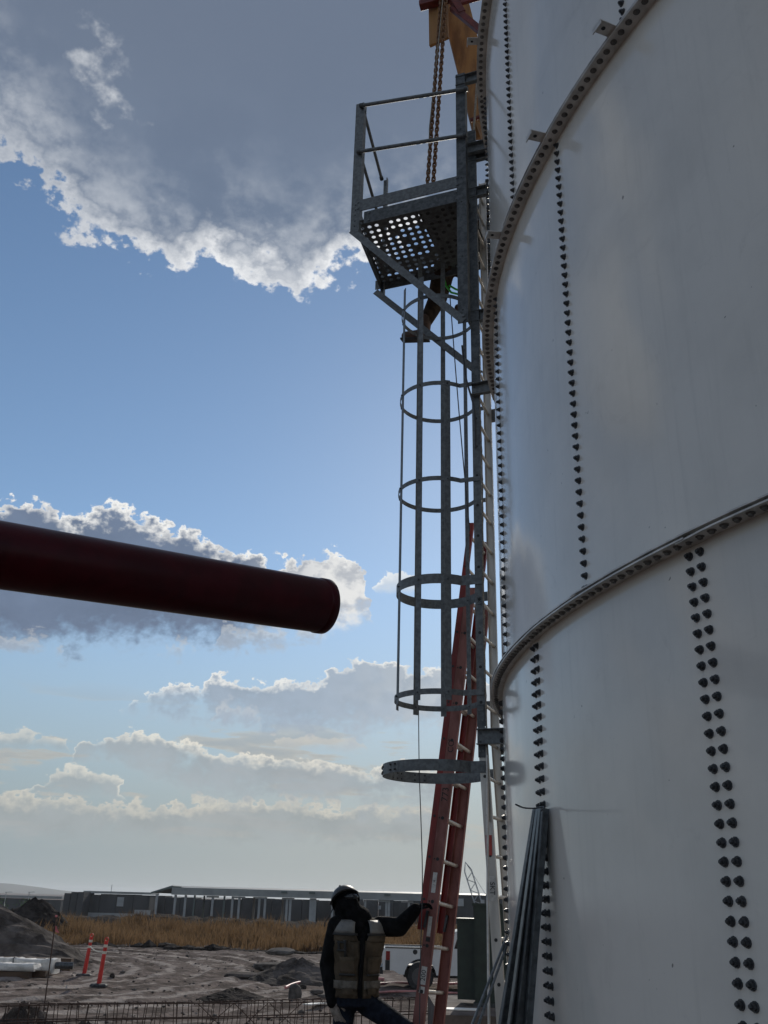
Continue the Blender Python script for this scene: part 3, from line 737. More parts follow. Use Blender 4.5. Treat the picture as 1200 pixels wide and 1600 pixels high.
# ------------------------------------------------------------------ cables
def cable(name, pts, r, m, label, cat='cable'):
    P = [Vector(p) for p in pts]; Q = []
    for i in range(len(P)-1):
        for k in range(8):
            t = k/8; p0, p1, p2, p3 = P[max(i-1, 0)], P[i], P[i+1], P[min(i+2, len(P)-1)]
            Q.append(.5*((2*p1)+(p2-p0)*t+(2*p0-5*p1+4*p2-p3)*t*t+(3*p1-p0-3*p2+p3)*t**3))
    Q.append(P[-1]); return tag(MB().tube(Q, r, 6).build(name, m), label, cat)
cable('hanging_wire', [tl(654, 1105, .2), tl(655, 1200, .2), tl(658, 1290, .2), tl(660, 1380, .2), tl(657, 1500, .2), tl(655, 1640, .2)], .0045, 'cable', 'thin wire hanging straight down from the lowest cage hoops')
cable('lifeline_cable', [tl(703, 462, .1), tl(712, 580, .1), tl(722, 700, .1), tl(734, 830, .12)], .006, 'cable', 'thin dark cable slanting down inside the ladder cage')
cable('air_hose', [tl(722, 540, .30), tl(728, 590, .30), tl(741, 640, .31), tl(743, 700, .31)], .010, 'cable', 'short black hose looped over the ladder rail below the platform', 'hose')

# ------------------------------------------------------------------ extension ladder
xl = thing('extension_ladder', 'orange red fibreglass extension ladder leaning steeply beside the worker', 'ladder', at_z(645, 1700, 0).to_3d()*0)
NB = at_y(654, 1590, 8.72); NT = at_y(743, 850, 8.86)
adir = (NT-NB).normalized(); k0 = NB.z/adir.z; base = NB-adir*k0
wv = Vector((.215, .44, 0)); wv = (wv-adir*wv.dot(adir)).normalized()*.49
nv = adir.cross(wv.normalized()).normalized()
if nv.x > 0: nv = -nv                                     # towards the climbing side
LEN = (NT-base).length+.25
xl.location = base
def rail(off_n, s0, s1, w, wd, m, lipm=1):
    for side in (0, 1):
        o_ = wv*side+nv*off_n
        M = MB(); M.chan(o_+adir*s0, o_+adir*s1, wd, .034, .0045, wv if side == 0 else -wv); M.build('rail', m, xl)
FLY0 = (at_y(648, 1452, 8.75)-base).length
rail(0.0, 0.0, 4.6, 0, .100, 'fibreglass'); rail(.082, FLY0, LEN, 0, .060, 'fibreglass_red')
s = .30+((NB-base).length-.30) % .356
s0_ = s-.0
sr_ = (at_y(650, 1548, 8.80)-base).length % .356
k = sr_
while k < LEN-.1:
    if k < 4.6 and k > .05:
        MB().tube([adir*k+wv*.01, adir*k+wv*.99], .0165, 10).build('rung', 'rung_alu', xl)
        MB().tube([adir*k-wv.normalized()*.0006, adir*k-wv.normalized()*.003], .0155, 10).build('rung_end', 'black_print', xl)
        MB().tube([adir*k+nv*.03-wv.normalized()*.0006, adir*k+nv*.03-wv.normalized()*.003], .007, 8).build('rivet', 'black_print', xl)
    k += .356
k = FLY0+.25
while k < LEN-.05:
    MB().tube([adir*k+nv*.082+wv*.01, adir*k+nv*.082+wv*.99], .0165, 10).build('rung', 'rung_alu', xl)
    MB().tube([adir*k+nv*.082-wv.normalized()*.0006, adir*k+nv*.082-wv.normalized()*.003], .012, 10).build('rung_end', 'black_print', xl)
    k += .356
# rung lock brackets, pulley rope and prints
for side in (0.02, .98):
    M = MB(); M.bar(adir*(FLY0+.02)+wv*side+nv*.045, adir*(FLY0+.16)+wv*side+nv*.03, .05, .02, nv); M.build('rung_lock', 'steel_dark', xl)
M = MB(); M.tube([adir*kk+wv*.5+nv*(.05+.006*math.sin(kk*5)) for kk in np.arange(.3, LEN-.4, .1)], .005, 6); M.build('pulley_rope', 'rope', xl)
wn = wv.normalized(); rx_ = adir; ry_ = nv if (adir.cross(nv)).dot(-wn) > 0 else -nv
def onrail(px, py, off_n): 
    q = (at_y(px, py, 8.77)-base).dot(adir); return adir*q+nv*off_n-wn*.0012
lettering('773', .088, 'stencil', xl, onrail(690, 1240, .0), rx_, ry_)
lettering('CO', .08, 'stencil', xl, onrail(704, 1165, .0), rx_, ry_)
def sticker(px, py, l, w, m, off_n=0.0, txt=None, ts=.05):
    c = onrail(px, py, off_n); M = MB(); M.bar(c-adir*l/2, c+adir*l/2, w, .0012, wn); M.build('sticker', m, xl)
    if txt: lettering(txt, ts, 'print', xl, c-wn*.0016, rx_, ry_)
sticker(672, 1378, .17, .040, 'sticker', .005, '!  A', .030)
sticker(662, 1446, .16, .034, 'sticker', 0, None)
sticker(657, 1466, .035, .040, 'black_print', 0, None)
sticker(650, 1522, .14, .052, 'sticker', 0, '200', .058)
sticker(646, 1544, .05, .05, 'sticker', 0, None)

# ------------------------------------------------------------------ red pipe
pe = at_y(504, 947, 4.05); pd0 = ray(0, 867); pl_ = CAM+pd0*(3.32/pd0.dot(FWD))
pd_ = (pl_-pe).normalized(); PR = .124
rp = thing('red_pipe', 'big dark red pipe pointing in from the left against the sky', 'pipe', pe)
M = MB(); M.tube([pd_*s for s in np.linspace(.03, 5.5, 12)], PR, 48, caps=False); M.tube([pd_*s for s in np.linspace(.03, 5.5, 12)], PR-.008, 48, caps=False)
M.build('barrel', 'pipe_red', rp)
M = MB(); M.tube([pd_*-.012, pd_*-.006, pd_*.028, pd_*.034], 0, 48, rs=[PR-.004, PR+.004, PR+.004, PR]); M.build('end_ring', 'pipe_red', rp)
# support stand out beyond the left of the view
st_ = pe+pd_*4.6
rs = thing('pipe_stand', 'red steel stand carrying the far end of the dark red pipe', 'stand', (st_.x, st_.y, 0))
for sx_ in (-.2, .2):
    MB().bar((sx_*1.6, 0, 0), (sx_*.75, 0, st_.z-.10), .09, .09, (0, 1, 0), .004).build('leg', 'steel_red', rs)
    MB().box((sx_*1.6-.12, -.12, 0), (sx_*1.6+.12, .12, .015)).build('foot_plate', 'steel_red', rs)
MB().box((-.30, -.06, st_.z-.20), (.30, .06, st_.z-.128)).build('saddle', 'steel_red', rs)

# ------------------------------------------------------------------ steel angles leaning on the tank
def wall_hit(px, py, r=0.0):
    d = ray(px, py); ox, oy = CAM.x-TC.x, CAM.y-TC.y; a = d.x*d.x+d.y*d.y; b = 2*(ox*d.x+oy*d.y); c = ox*ox+oy*oy-(TR+r)**2
    return CAM+d*((-b-math.sqrt(b*b-4*a*c))/(2*a))
def lean(px_top, py_top, px_bot, standoff, rtop=.05):
    top = wall_hit(px_top, py_top, rtop); best = None
    for th in np.arange(165, 200, .1):
        foot = tp(th, standoff, 0.01); 
        lo_, hi_ = 0.0, 1.0
        for _ in range(30):
            mi = (lo_+hi_)/2; y = proj(foot.lerp(top, mi))[1]
            if y > 1600: lo_ = mi
            else: hi_ = mi
        e = abs(proj(foot.lerp(top, lo_))[0]-px_bot)
        if best is None or e < best[0]: best = (e, foot)
    return best[1], top
specs = [(832, 1264, 778, .44, 'galv_dark', .062, 'leftmost wide steel angle of the bundle leaning on the white tank'),
         (837, 1262, 792, .47, 'steel_dark', .050, 'dark steel angle second from the left in the leaning bundle'),
         (841, 1261, 802, .42, 'steel_dark', .050, 'black steel angle in the middle right of the leaning bundle'),
         (845, 1262, 818, .33, 'galv_dark', .042, 'rightmost grey steel angle of the leaning bundle, nearest the bolts')]
for pt, py_, pb, so_, m_, w_, lb in specs:
    f_, t_ = lean(pt, py_, pb, so_); a = (t_-f_).normalized()
    u = Vector((f_.x-TC.x, f_.y-TC.y, 0)).normalized(); v = a.cross(u).normalized(); u2 = v.cross(a).normalized()
    if v.dot(CAM-f_) < 0: v = -v
    M = MB(); M.angle((0, 0, 0), t_-f_, w_, w_*.85, .006, -v*0+u2*-1, v); M2 = MB()
    o = M.build('steel_angle', m_); o.location = f_; tag(o, lb, 'steel angle', 'steel angles leaning on the tank')
wt = wall_hit(842, 1262, .06)
cable('tie_wire', [wall_hit(806, 1257, .30), wall_hit(818, 1262, .2), wall_hit(832, 1263, .1), wt, wall_hit(850, 1261, .05), wall_hit(846, 1267, .08)], .004, 'cable', 'loose twisted wire end at the top of the leaning steel angles', 'wire')
# two thin rods and a hose standing by the ladder foot
for q, (a, b, lb) in enumerate((((792, 1463), (738, 1600), 'upper of two thin steel rods leaning towards the tank by the cabinet'), ((793, 1474), (748, 1600), 'lower of two thin steel rods leaning towards the tank by the cabinet'))):
    A = at_y(a[0], a[1], 6.6-.05*q); B = at_y(b[0], b[1], 5.9); d = B-A; F = A+d*(A.z/(A.z-B.z))
    tag(MB().tube([F, A], .0085, 8).build('steel_rod', 'galv'), lb, 'rod', 'thin rods by the tank')
cable('grey_hose', [at_y(761, 1180, 7.6), at_y(762, 1300, 7.5), at_y(762, 1400, 7.4), at_y(763, 1500, 7.3), at_y(764, 1600, 7.2), at_y(766, 1800, 7.1)], .011, 'rung_alu', 'grey hose hanging down beside the lower ladder rail', 'hose')

# ------------------------------------------------------------------ workers
YP = 8.72
PO = at_y(556, 1565, YP); PO = Vector((PO.x, PO.y, 0))
def wl(px, py, dy=0.0): return at_y(px, py, YP+dy)-PO
wk = thing('person', 'worker in black hood, dark helmet and beige vest looking up, hand on the orange ladder', 'person', PO)
yaw = Matrix.Rotation(R_(14), 3, 'Z')
TT = [(.86, .165, .120, 0), (.93, .160, .120, 0), (1.02, .152, .112, .004), (1.12, .158, .116, .0), (1.24, .178, .130, -.008), (1.34, .192, .130, -.008), (1.42, .180, .112, .0), (1.465, .125, .090, .01), (1.50, .070, .072, .015)]
TT = [(1.5-(1.5-z_)*1.13, a_*1.13, b_*1.13, c_) for z_, a_, b_, c_ in TT]
def tz(z): return 1.5-(1.5-z)*1.13
def tsec(z):
    for a, b in zip(TT, TT[1:]):
        if a[0] <= z <= b[0]:
            k = (z-a[0])/(b[0]-a[0]); return tuple(a[i]+(b[i]-a[i])*k for i in range(4))
    return TT[0] if z < TT[0][0] else TT[-1]
def tpt(ang, z, off=0.0):
    z = tz(z)
    return tpr(ang, z, off)
def tpr(ang, z, off=0.0):               # ang 0 = front of chest
    _, rx, ry, cy = tsec(z); a = R_(ang)
    return yaw@Vector(((rx+off)*math.sin(a), -(ry+off)*math.cos(a)+cy, 0))+Vector((0, 0, z))
B = MB()
B.loft([[tpt(360*k/24, z) for k in range(24)] for z in (.86, .93, 1.02, 1.12, 1.24, 1.34, 1.42, 1.465, 1.50)], True)
shL = tpt(-90, 1.405)*1.0; shR = tpt(90, 1.405)
shL = Vector((shL.x+.015, shL.y, 1.40)); shR = Vector((shR.x-.015, shR.y, 1.40))
# hanging arm
elL = wl(512, 1508, .02); wrL = wl(519, 1566, -.06)
B.cap(shL, elL, .082, .074); B.cap(elL, wrL, .072, .050)
# arm reaching to the ladder
hR = wl(649, 1421, -.10); elR = (shR+hR)/2+Vector((.02, .02, -.075))
B.cap(shR, elR, .084, .080); B.cap(elR, hR, .078, .056)
# neck, head thrown back
hc_ = wl(541, 1411, .01); B.cap(Vector((0, .015, 1.47)), hc_+Vector((0, .01, -.06)), .062, .060)
hrot = Matrix.Rotation(R_(-28), 3, 'X')
B.ell(hc_, (.090, .110, .128), hrot)
# legs
hipL, hipR = Vector((-.095, .01, .82)), Vector((.095, 0, .82))
knL = Vector((-.11, .0, .44)); anL = Vector((-.11, .03, .09))
knR = wl(636, 1610, -.16); anR = knR+Vector((.06, .12, -.40))
B.cap(hipL, knL, .078, .056); B.cap(knL, anL, .055, .042); B.cap(hipR, knR, .078, .056); B.cap(knR, anR, .055, .042)
remesh(B.build('body', 'jacket', wk), .014, 5)
# jacket folds: rings of cloth gathered on the sleeves
T = MB(); T.loft([[tpt(360*k/20, z, .008) for k in range(20)] for z in (.86, .90, .93, .98)], True)
T.cap(hipL+Vector((0, 0, -.02)), knL, .098, .075); T.cap(knL, anL, .073, .066); T.cap(hipR+Vector((0, 0, -.02)), knR, .098, .078); T.cap(knR, anR, .074, .066)
remesh(T.build('trousers', 'denim', wk), .014, 5)
for an, d in ((anL, Vector((-.03, -1, 0))), (anR, Vector((.8, .5, 0)))):
    d.normalize(); M = MB(); M.cap(an+Vector((0, 0, -.02)), an-d*.03+Vector((0, 0, -.045)), .055, .045); M.cap(an-d*.03+Vector((0, 0, -.045)), an+d*.16+Vector((0, 0, -.055)), .042, .036); remesh(M.build('boot', 'boot', wk), .010, 3)
# hood / balaclava
H = MB(); H.ell(hc_+Vector((0, .012, .0)), (.108, .128, .142), hrot); H.cap(hc_+Vector((0, .0, -.07)), Vector((.0, -.01, 1.44)), .102, .125)
H.ell(hc_+Vector((.052, -.085, .01)), (.055, .046, .070), hrot)      # face cloth over the nose and chin
H.cap(hc_+Vector((.05, -.07, -.04)), Vector((.055, -.145, 1.30)), .080, .026)
remesh(H.build('hood', 'hood', wk), .010, 4)
# face opening with eyes and brow shown under the brim
fd = (hrot@Vector((0.10, -1, 0))).normalized(); fx = fd.cross(Vector((0, 0, 1))).normalized(); fu = fx.cross(fd)*1.0
fc = hc_+Vector((.045, -.105, .050))
M = MB(); M.ell(fc, (.062, .030, .030), hrot, 12, 7); face = M.build('goggles', 'truck_glass', wk)
MB().tube([fc+Vector((-.06, .0, -.005)), fc+Vector((-.085, .06, .0)), fc+Vector((-.10, .12, .01))], .008, 6).build('goggle_strap', 'jacket', face)
# helmet: shell, brim, ear ridge and chin strap
hm = MB(); n = 28
ht = Matrix.Rotation(R_(-24), 3, 'Y')@Matrix.Rotation(R_(-34), 3, 'X'); hcc = hc_+ht@Vector((0, .012, .030))
rings = []
for j in range(9):
    ph = R_(96-j*11.6); rings.append([hcc+ht@Vector((.126*math.sin(ph)*math.cos(2*math.pi*k/n), .152*math.sin(ph)*math.sin(2*math.pi*k/n), .118*math.cos(ph)*(1.0))) for k in range(n)])
hm.loft(rings, False); hm.add(rings[-1], [tuple(range(n))], True)
ho = hm.build('helmet', 'helmet', wk); solidify(ho, .005)
M = MB(); G = []
for k in range(15):
    a = R_(-160+k*10); G.append([hcc+ht@Vector((r_*math.cos(a)*.126, r_*math.sin(a)*.152-(.0 if r_ == 1 else .018*max(0, -math.sin(a))), -.012-(r_-1)*.05)) for r_ in (1.0, 1.06, 1.14)])
M.grid(G); o = M.build('brim', 'helmet', ho); solidify(o, .004)
M = MB(); M.tube([hcc+ht@Vector((0, y, .118*math.sqrt(max(0, 1-(y/.155)**2))+.002)) for y in np.linspace(-.12, .12, 12)], .010, 6); M.build('ridge', 'helmet', ho)
M = MB(); M.tube([wl(520, 1420, .05), wl(514, 1432, .05), wl(508, 1440, .06), wl(507, 1448, .06)], .006, 6); M.build('chin_strap', 'cable', wk)
# vest
V = MB()
def strip(M, a0, a1, z0, z1, off, na=10, nz_=6, th=.004):
    M.grid([[tpt(a0+(a1-a0)*i/na, z0+(z1-z0)*j/nz_, off) for j in range(nz_+1)] for i in range(na+1)]); return M
V.grid([[tpt(5+350*i/60, .925+(1.31-.925)*j/14, .016+.010*math.sin(i*.9+j*.5)*math.sin(j*.6+i*.23)+.004*math.sin(i*2.1-j*1.1)) for j in range(15)] for i in range(61)])
for s_ in (-1, 1):
    G = []
    for i in range(13):
        t = i/12; row = []
        for j in range(6):
            q = j/5; a_in, a_out = (8+16*min(1, t*1.2)), (74-8*t)
            z = 1.30+.175*math.sin(min(1, t)*math.pi/2)
            ang = a_in+(a_out-a_in)*q
            zz = 1.305+(.155-.035*q)*t; row.append(tpt(s_*ang, min(zz, 1.472), .022))
        G.append(row)
    V.grid(G)
    G = []
    for i in range(13):
        t = i/12
        G.append([tpt(s_*(180-(10+(66-10)*j/5)), min(1.305+(.155-.035*(j/5))*t, 1.472), .022) for j in range(6)])
    V.grid(G)
    V.grid([[tpt(s_*(24+42*j/5), 1.455-.02*j/5, .022).lerp(tpt(s_*(180-(24+42*j/5)), 1.455-.02*j/5, .022), i/5)+Vector((0, 0, .02*math.sin(math.pi*i/5))) for j in range(6)] for i in range(6)])
vo = V.build('vest', 'vest', wk); solidify(vo, .005, 1)
for s_ in (-1, 1):
    solidify(strip(MB(), s_*16, s_*72, 1.362, 1.452, .031, 8, 4).build('reflective_band', 'reflective', vo), .003)
    solidify(strip(MB(), s_*10, s_*74, 1.345, 1.362, .031, 8, 2).build('black_piping', 'black_print', vo), .003)
    solidify(strip(MB(), s_*8, s_*88, 0.985, 1.040, .033, 8, 3).build('lower_panel', 'vest_panel', vo), .003)
    solidify(strip(MB(), s_*14, s_*52, 1.085, 1.20, .036, 8, 4).build('pocket', 'vest', vo), .006)
    solidify(strip(MB(), s_*13, s_*54, 1.072, 1.088, .040, 8, 2).build('black_piping', 'black_print', vo), .003)
    solidify(strip(MB(), s_*17, s_*44, .945, .990, .036, 8, 3).build('pocket_flap', 'vest', vo), .005)
for z0 in (1.235, 1.29): solidify(strip(MB(), -58, -34, z0, z0+.014, .034, 6, 2).build('strap', 'black_print', vo), .004)
solidify(strip(MB(), -40, -34, 1.20, 1.315, .034, 2, 5).build('strap', 'black_print', vo), .004)
solidify(strip(MB(), -56, -50, 1.235, 1.305, .034, 2, 5).build('strap', 'black_print', vo), .004)
solidify(strip(MB(), -5, 5, .93, 1.33, .026, 2, 8).build('zip', 'jacket', vo), .004)
# gloves: palm, four fingers, thumb
def hand(name, wrist, d, palm_n, m, side, curl=.25, sc_=1.0, par=wk):
    d = Vector(d).normalized(); pn = (Vector(palm_n)-d*Vector(palm_n).dot(d)).normalized(); x = d.cross(pn)*side
    M = MB(); w = Vector(wrist); S_ = sc_
    for u in (-.026, -.009, .009, .026): M.cap(w+x*u*.75*S_, w+x*u*S_+d*.085*S_, .017*S_, .0145*S_)
    for u, l in ((-.030, .062), (-.010, .076), (.010, .072), (.029, .055)):
        p = w+x*u*S_+d*.092*S_; ang = 0
        for seg in (.42, .32, .26):
            ang += curl; dd = d*math.cos(ang)+pn*math.sin(ang)+x*u*1.2; q = p+dd*l*seg*S_*1.15; M.cap(p, q, .0105*S_, .0095*S_, 8); p = q
    p = w+x*-.030*S_+d*.025*S_; q = p+(d*.65-x*.65+pn*.25)*.045*S_; M.cap(p, q, .0145*S_, .012*S_, 8); M.cap(q, q+(d*.9-x*.15+pn*.35)*.036*S_, .0115*S_, .0095*S_, 8)
    o = M.build(name, m, par); remesh(o, .0045, 3); return o
hand('glove', wrL, wl(530, 1598, -.08)-wrL, Vector((.6, .8, 0)), 'glove', -1, .22, 1.1)
hand('glove', hR, Vector((.75, .25, .45)), Vector((.2, .1, -1)), 'hood', 1, .55, 1.0)

# second worker, on the platform: one leg hanging down into the cage
wo2 = thing('person', 'worker under the platform edge with one brown boot dangling beside the ladder cage', 'person', LM@Vector((.62, .0, ZD+.03)))
def w2(px, py, t): return tl(px, py, t)-(LM@Vector((.62, .0, ZD+.03)))
R3 = Matrix.Rotation(LROT, 3, 'Z')
def pl3(r, t, z): return R3@Vector((r-.62, t, z))
B = MB(); hip = w2(694, 420, -.72); kn = w2(683, 468, -.90); an = w2(664, 506, -.78)
tor = w2(748, 366, -.70); hd = w2(757, 336, -.66); kn2 = w2(735, 436, -.95); an2 = kn2+Vector((.02, .05, -.36))
B.cap(hip, kn, .135, .118); B.cap(kn, an, .110, .072); B.cap(hip+R3@Vector((-.12, 0, 0)), kn2, .088, .066); B.cap(kn2, an2, .064, .05)
B.cap(hip+R3@Vector((-.06, 0, .03)), tor, .145, .165); B.cap(tor, hd, .06, .055); B.ell(hd, (.085, .10, .115))
e1 = tor+R3@Vector((.16, .12, -.20)); B.cap(tor+R3@Vector((.06, .14, .03)), e1, .055, .047); B.cap(e1, e1+R3@Vector((.20, -.10, .06)), .046, .036)
e2 = tor+R3@Vector((.10, -.22, -.22)); B.cap(tor+R3@Vector((0, -.16, .03)), e2, .055, .047); B.cap(e2, e2+R3@Vector((.18, .05, .08)), .046, .036)
remesh(B.build('body', 'work_trousers', wo2), .014, 5)
M = MB(); bt = w2(634, 525, -.80); he = w2(662, 523, -.78); M.cap(an+Vector((0, 0, .05)), he, .078, .070); M.cap(he, bt, .066, .054); remesh(M.build('boot', 'boot', wo2), .010, 3)
M = MB(); M.bar(he+(he-bt).normalized()*.06-Vector((0, 0, .070)), bt-(he-bt).normalized()*.05-Vector((0, 0, .055)), .10, .024, (0, 0, 1), .006); M.build('sole', 'rubber', wo2)
M = MB(); M.cap(an2+Vector((0, 0, .03)), an2, .06, .055); M.cap(an2, an2+Vector((-.17, -.02, -.03)), .052, .042); remesh(M.build('boot', 'boot', wo2), .010, 3)
M = MB(); M.ell(hd+Vector((0, 0, .05)), (.115, .135, .10)); M.build('helmet', 'helmet', wo2)
H = MB(); H.tube([w2(693, 434, -.62), w2(697, 447, -.62), w2(705, 457, -.62), w2(721, 461, -.62), w2(727, 452, -.62)], .013, 6); H.tube([w2(702, 446, -.64), w2(712, 452, -.64), w2(722, 455, -.64)], .012, 6)
H.build('harness_strap', 'harness_green', wo2)
for s_ in (-1, 1): hand('hand', (e1+R3@Vector((.20, -.10, .06))) if s_ > 0 else (e2+R3@Vector((.18, .05, .08))), R3@Vector((1, 0, .1)), Vector((0, 0, -1)), 'glove', s_, .3, .9, wo2)

# ------------------------------------------------------------------ yard: cabinet, truck
cb = at_y(748, 1570, 17.0); slab_z = cb.z
cab = thing('electrical_cabinet', 'dark green metal cabinet standing behind the ladder foot', 'cabinet', (cb.x, cb.y, slab_z), R_(-12))
px_m = FPX/(17*cp)
MB().box((-.02, -.35, .06), (.62, .40, 1.50)).build('body', 'cabinet_green', cab)
MB().box((-.33, -.16, .08), (-.021, .38, 1.27)).build('side_box', 'cabinet_green', cab)
MB().box((-.05, -.38, 1.50), (.66, .43, 1.54)).build('lid', 'cabinet_green', cab)
MB().box((-.36, -.19, 1.27), (-.022, .40, 1.30)).build('lid', 'cabinet_green', cab)
for x0 in (.0, .31): MB().box((x0+.012, -.362, .12), (x0+.29, -.351, 1.44)).build('door', 'cabinet_green', cab)
MB().box((.29, -.372, .75), (.315, -.3625, .90)).build('handle', 'steel_dark', cab)
MB().box((-.05, -.33, 0), (.64, .38, .06)).build('plinth', 'steel_dark', cab)
sl_ = MB().box((cb.x-.75, 15.4, YARD-.05), (cb.x+3.0, 18.6, slab_z-.001)).build('slab', 'concrete'); tag(sl_, kind='structure')
pp = at_y(690, 1568, 16.2)
tag(MB().prism([Vector((-.28, -.12, 0)), Vector((.30, -.16, 0)), Vector((.34, .10, 0)), Vector((-.22, .16, 0))], (0, 0, .012)).build('paper_sheet', 'paper'), 'bright white sheet lying by the cabinet foot', 'sheet').location = (cb.x-.42, 16.2, slab_z+.002)
# pickup truck
TY = 28.6
tb = at_y(597, 1551, TY); tb.z = tb.z
GZ = base_z(0, 28)
tk = thing('pickup_truck', 'white pickup truck parked beyond the orange ladder', 'pickup truck', (tb.x, TY, GZ))
th_ = (at_y(640, 1482, TY).z-GZ)
def side_poly(pts, y0, y1, name, m, par=tk):
    M = MB(); P = [Vector((x, y0, z)) for x, z in pts]; M.prism(P, (0, y1-y0, 0)); return M.build(name, m, par)
def arch(cx, cz, r, n=14, a0=0, a1=180): return [(cx+r*math.cos(R_(a)), cz+r*math.sin(R_(a))) for a in np.linspace(a0, a1, n)]
wr, wx1, wx2, wz = .375, 1.06, 4.25, .375
BH = th_
def side_skin(y0, y1):
    pts = [(.02, .52), (.0, .72), (.03, BH-.04), (.07, BH), (5.25, BH-.02), (5.42, .95), (5.45, .55), (5.40, .40)]
    pts += arch(wx2, wz, .45, 14, 3.3, 176.7)+arch(wx1, wz, .45, 14, 3.3, 175)
    return pts
def skin(y, th, nm='body_side'):
    X = sorted(set([0, .03, .07, .3, .5, 1.8, 2.6, 3.4, 5.0, 5.25, 5.36, 5.42]+[wx1+.45*math.cos(R_(a)) for a in range(0, 181, 10)]+[wx2+.45*math.cos(R_(a)) for a in range(0, 181, 10)]))
    rings = []
    for x in X:
        lo_ = .42 if x > .3 else .52
        for wx in (wx1, wx2):
            if abs(x-wx) <= .4501: lo_ = max(lo_, wz+math.sqrt(max(0, .45**2-(x-wx)**2)))
        tz_ = BH if .07 <= x <= 5.0 else BH-.04 if x < .07 else BH-.02-(x-5.0)*.45
        bulge = .0
        rings.append([(x, y, lo_), (x, y+th, lo_), (x, y+th, tz_), (x, y, tz_)])
    M = MB(); M.loft(rings, True, False); return M.build(nm, 'truck_paint', tk)
skin(0.0, .06); skin(1.68, .06)
MB().box((.02, .061, .52), (.08, 1.679, BH-.01)).build('tailgate', 'truck_paint', tk)
MB().box((.081, .061, .62), (1.75, 1.679, .66)).build('bed_floor', 'truck_black', tk)
MB().box((1.76, .03, BH-.015), (1.82, 1.71, BH+.03)).build('bed_bulkhead', 'truck_paint', tk)
MB().box((-.14, .02, .42), (.015, 1.72, .60)).build('bumper', 'truck_black', tk)
for y in (-.012, 1.735): MB().box((.05, y, BH), (1.74, y+.05, BH+.03)).build('bed_rail', 'truck_black', tk)
c_ = side_poly([(1.85, BH-.02), (2.05, BH+.46), (2.35, BH+.52), (3.35, BH+.50), (3.75, BH+.38), (4.25, BH-.02)], .05, 1.69, 'cab', 'truck_paint')
for y0 in (.040, 1.692):
    side_poly([(2.02, BH+.02), (2.14, BH+.40), (2.80, BH+.43), (2.80, BH+.02)], y0, y0+.006, 'window', 'truck_glass', c_)
    side_poly([(2.88, BH+.02), (2.88, BH+.43), (3.40, BH+.42), (3.62, BH+.34), (3.98, BH+.02)], y0, y0+.006, 'window', 'truck_glass', c_)
M = MB(); M.add([(1.858, .2, BH+.03), (1.858, 1.54, BH+.03), (2.028, 1.5, BH+.42), (2.028, .24, BH+.42)], [(0, 3, 2, 1)]); M.build('rear_window', 'truck_glass', c_)
MB().box((2.6, .06, BH-.1), (5.35, 1.68, BH-.03)).build('bonnet', 'truck_paint', tk)
MB().box((.085, -.010, .78), (.20, .0, BH-.08)).build('tail_lamp', 'tail_lamp', tk)
MB().box((.072, -.008, .52), (.20, .0, .775)).build('lamp_lower', 'truck_black', tk)
MB().tube([(.93-.02, -.006, 1.0), (.93-.02, .001, 1.0)], .065, 16).build('fuel_flap', 'truck_black', tk)
MB().box((.6, .15, .35), (5.0, 1.59, .50)).build('chassis', 'truck_black', tk)
for wx in (wx1, wx2):
    for y0, y1 in ((.02, .26), (1.48, 1.72)):
        w = MB().tube([(wx, y0, wz), (wx, y0+.03, wz), (wx, y1-.03, wz), (wx, y1, wz)], 0, 28, rs=[wr-.03, wr, wr, wr-.03]).build('wheel', 'rubber', tk)
        MB().tube([(wx, y0-.005 if y0 < 1 else y1+.005, wz), (wx, y0+.02 if y0 < 1 else y1-.02, wz)], .235, 20).build('rim', 'wheel_alloy', w)
    MB().tube([(wx, .27, wz), (wx, 1.47, wz)], .05, 8).build('axle', 'truck_black', tk)

# ------------------------------------------------------------------ delineator posts with bases
def delin(px, pyb, pyt, label, tilt):
    b = at_z(px, pyb, YARD+.02); hgt = (at_y(px, pyt, b.y).z-b.z)
    t = thing('delineator_post', label, 'traffic post', b, 0, 'delineator posts on the dirt road')
    tm = Matrix.Rotation(R_(tilt), 3, 'Y')
    M = MB(); M.tube([tm@Vector((0, 0, z)) for z in (.04, hgt*.3, hgt*.66)], 0, 14, rs=[.062, .058, .052]); M.build('tube', 'delineator_red', t)
    for a, b_, m in ((.66, .72, 'delineator_white'), (.72, .80, 'delineator_red'), (.80, .86, 'delineator_white'), (.86, .93, 'delineator_red')):
        MB().tube([tm@Vector((0, 0, hgt*a+.001)), tm@Vector((0, 0, hgt*b_-.001))], .052 if m[-3:] == 'red' else .054, 14).build('band', m, t)
    M = MB(); ring = [tm@Vector((.045*math.cos(a), 0, hgt*.965+.05*math.sin(a))) for a in np.linspace(0, 2*math.pi, 12, endpoint=False)]; M.tube(ring, .016, 6, closed=True); M.build('handle_loop', 'delineator_red', t)
    M = MB(); n = 8; M.loft([[(r*math.cos(2*math.pi*(k+.5)/n), r*math.sin(2*math.pi*(k+.5)/n), z) for k in range(n)] for r, z in ((.24, -.02), (.24, .015), (.20, .045), (.07, .055))], True, False); M.build('base', 'rubber', t)
    return b, tm@Vector((0, 0, hgt*.7))+b
d1, q1 = delin(131, 1524, 1459, 'leaning red delineator post farther back on the dirt road', 4)
d2, q2 = delin(154, 1540, 1465, 'taller looking red delineator post nearer the camera on the dirt road', 3)
cable('white_tape', [q1, (q1+q2)/2-Vector((0, 0, .06)), q2], .012, 'delineator_white', 'short white tape strung between the two red posts', 'tape')
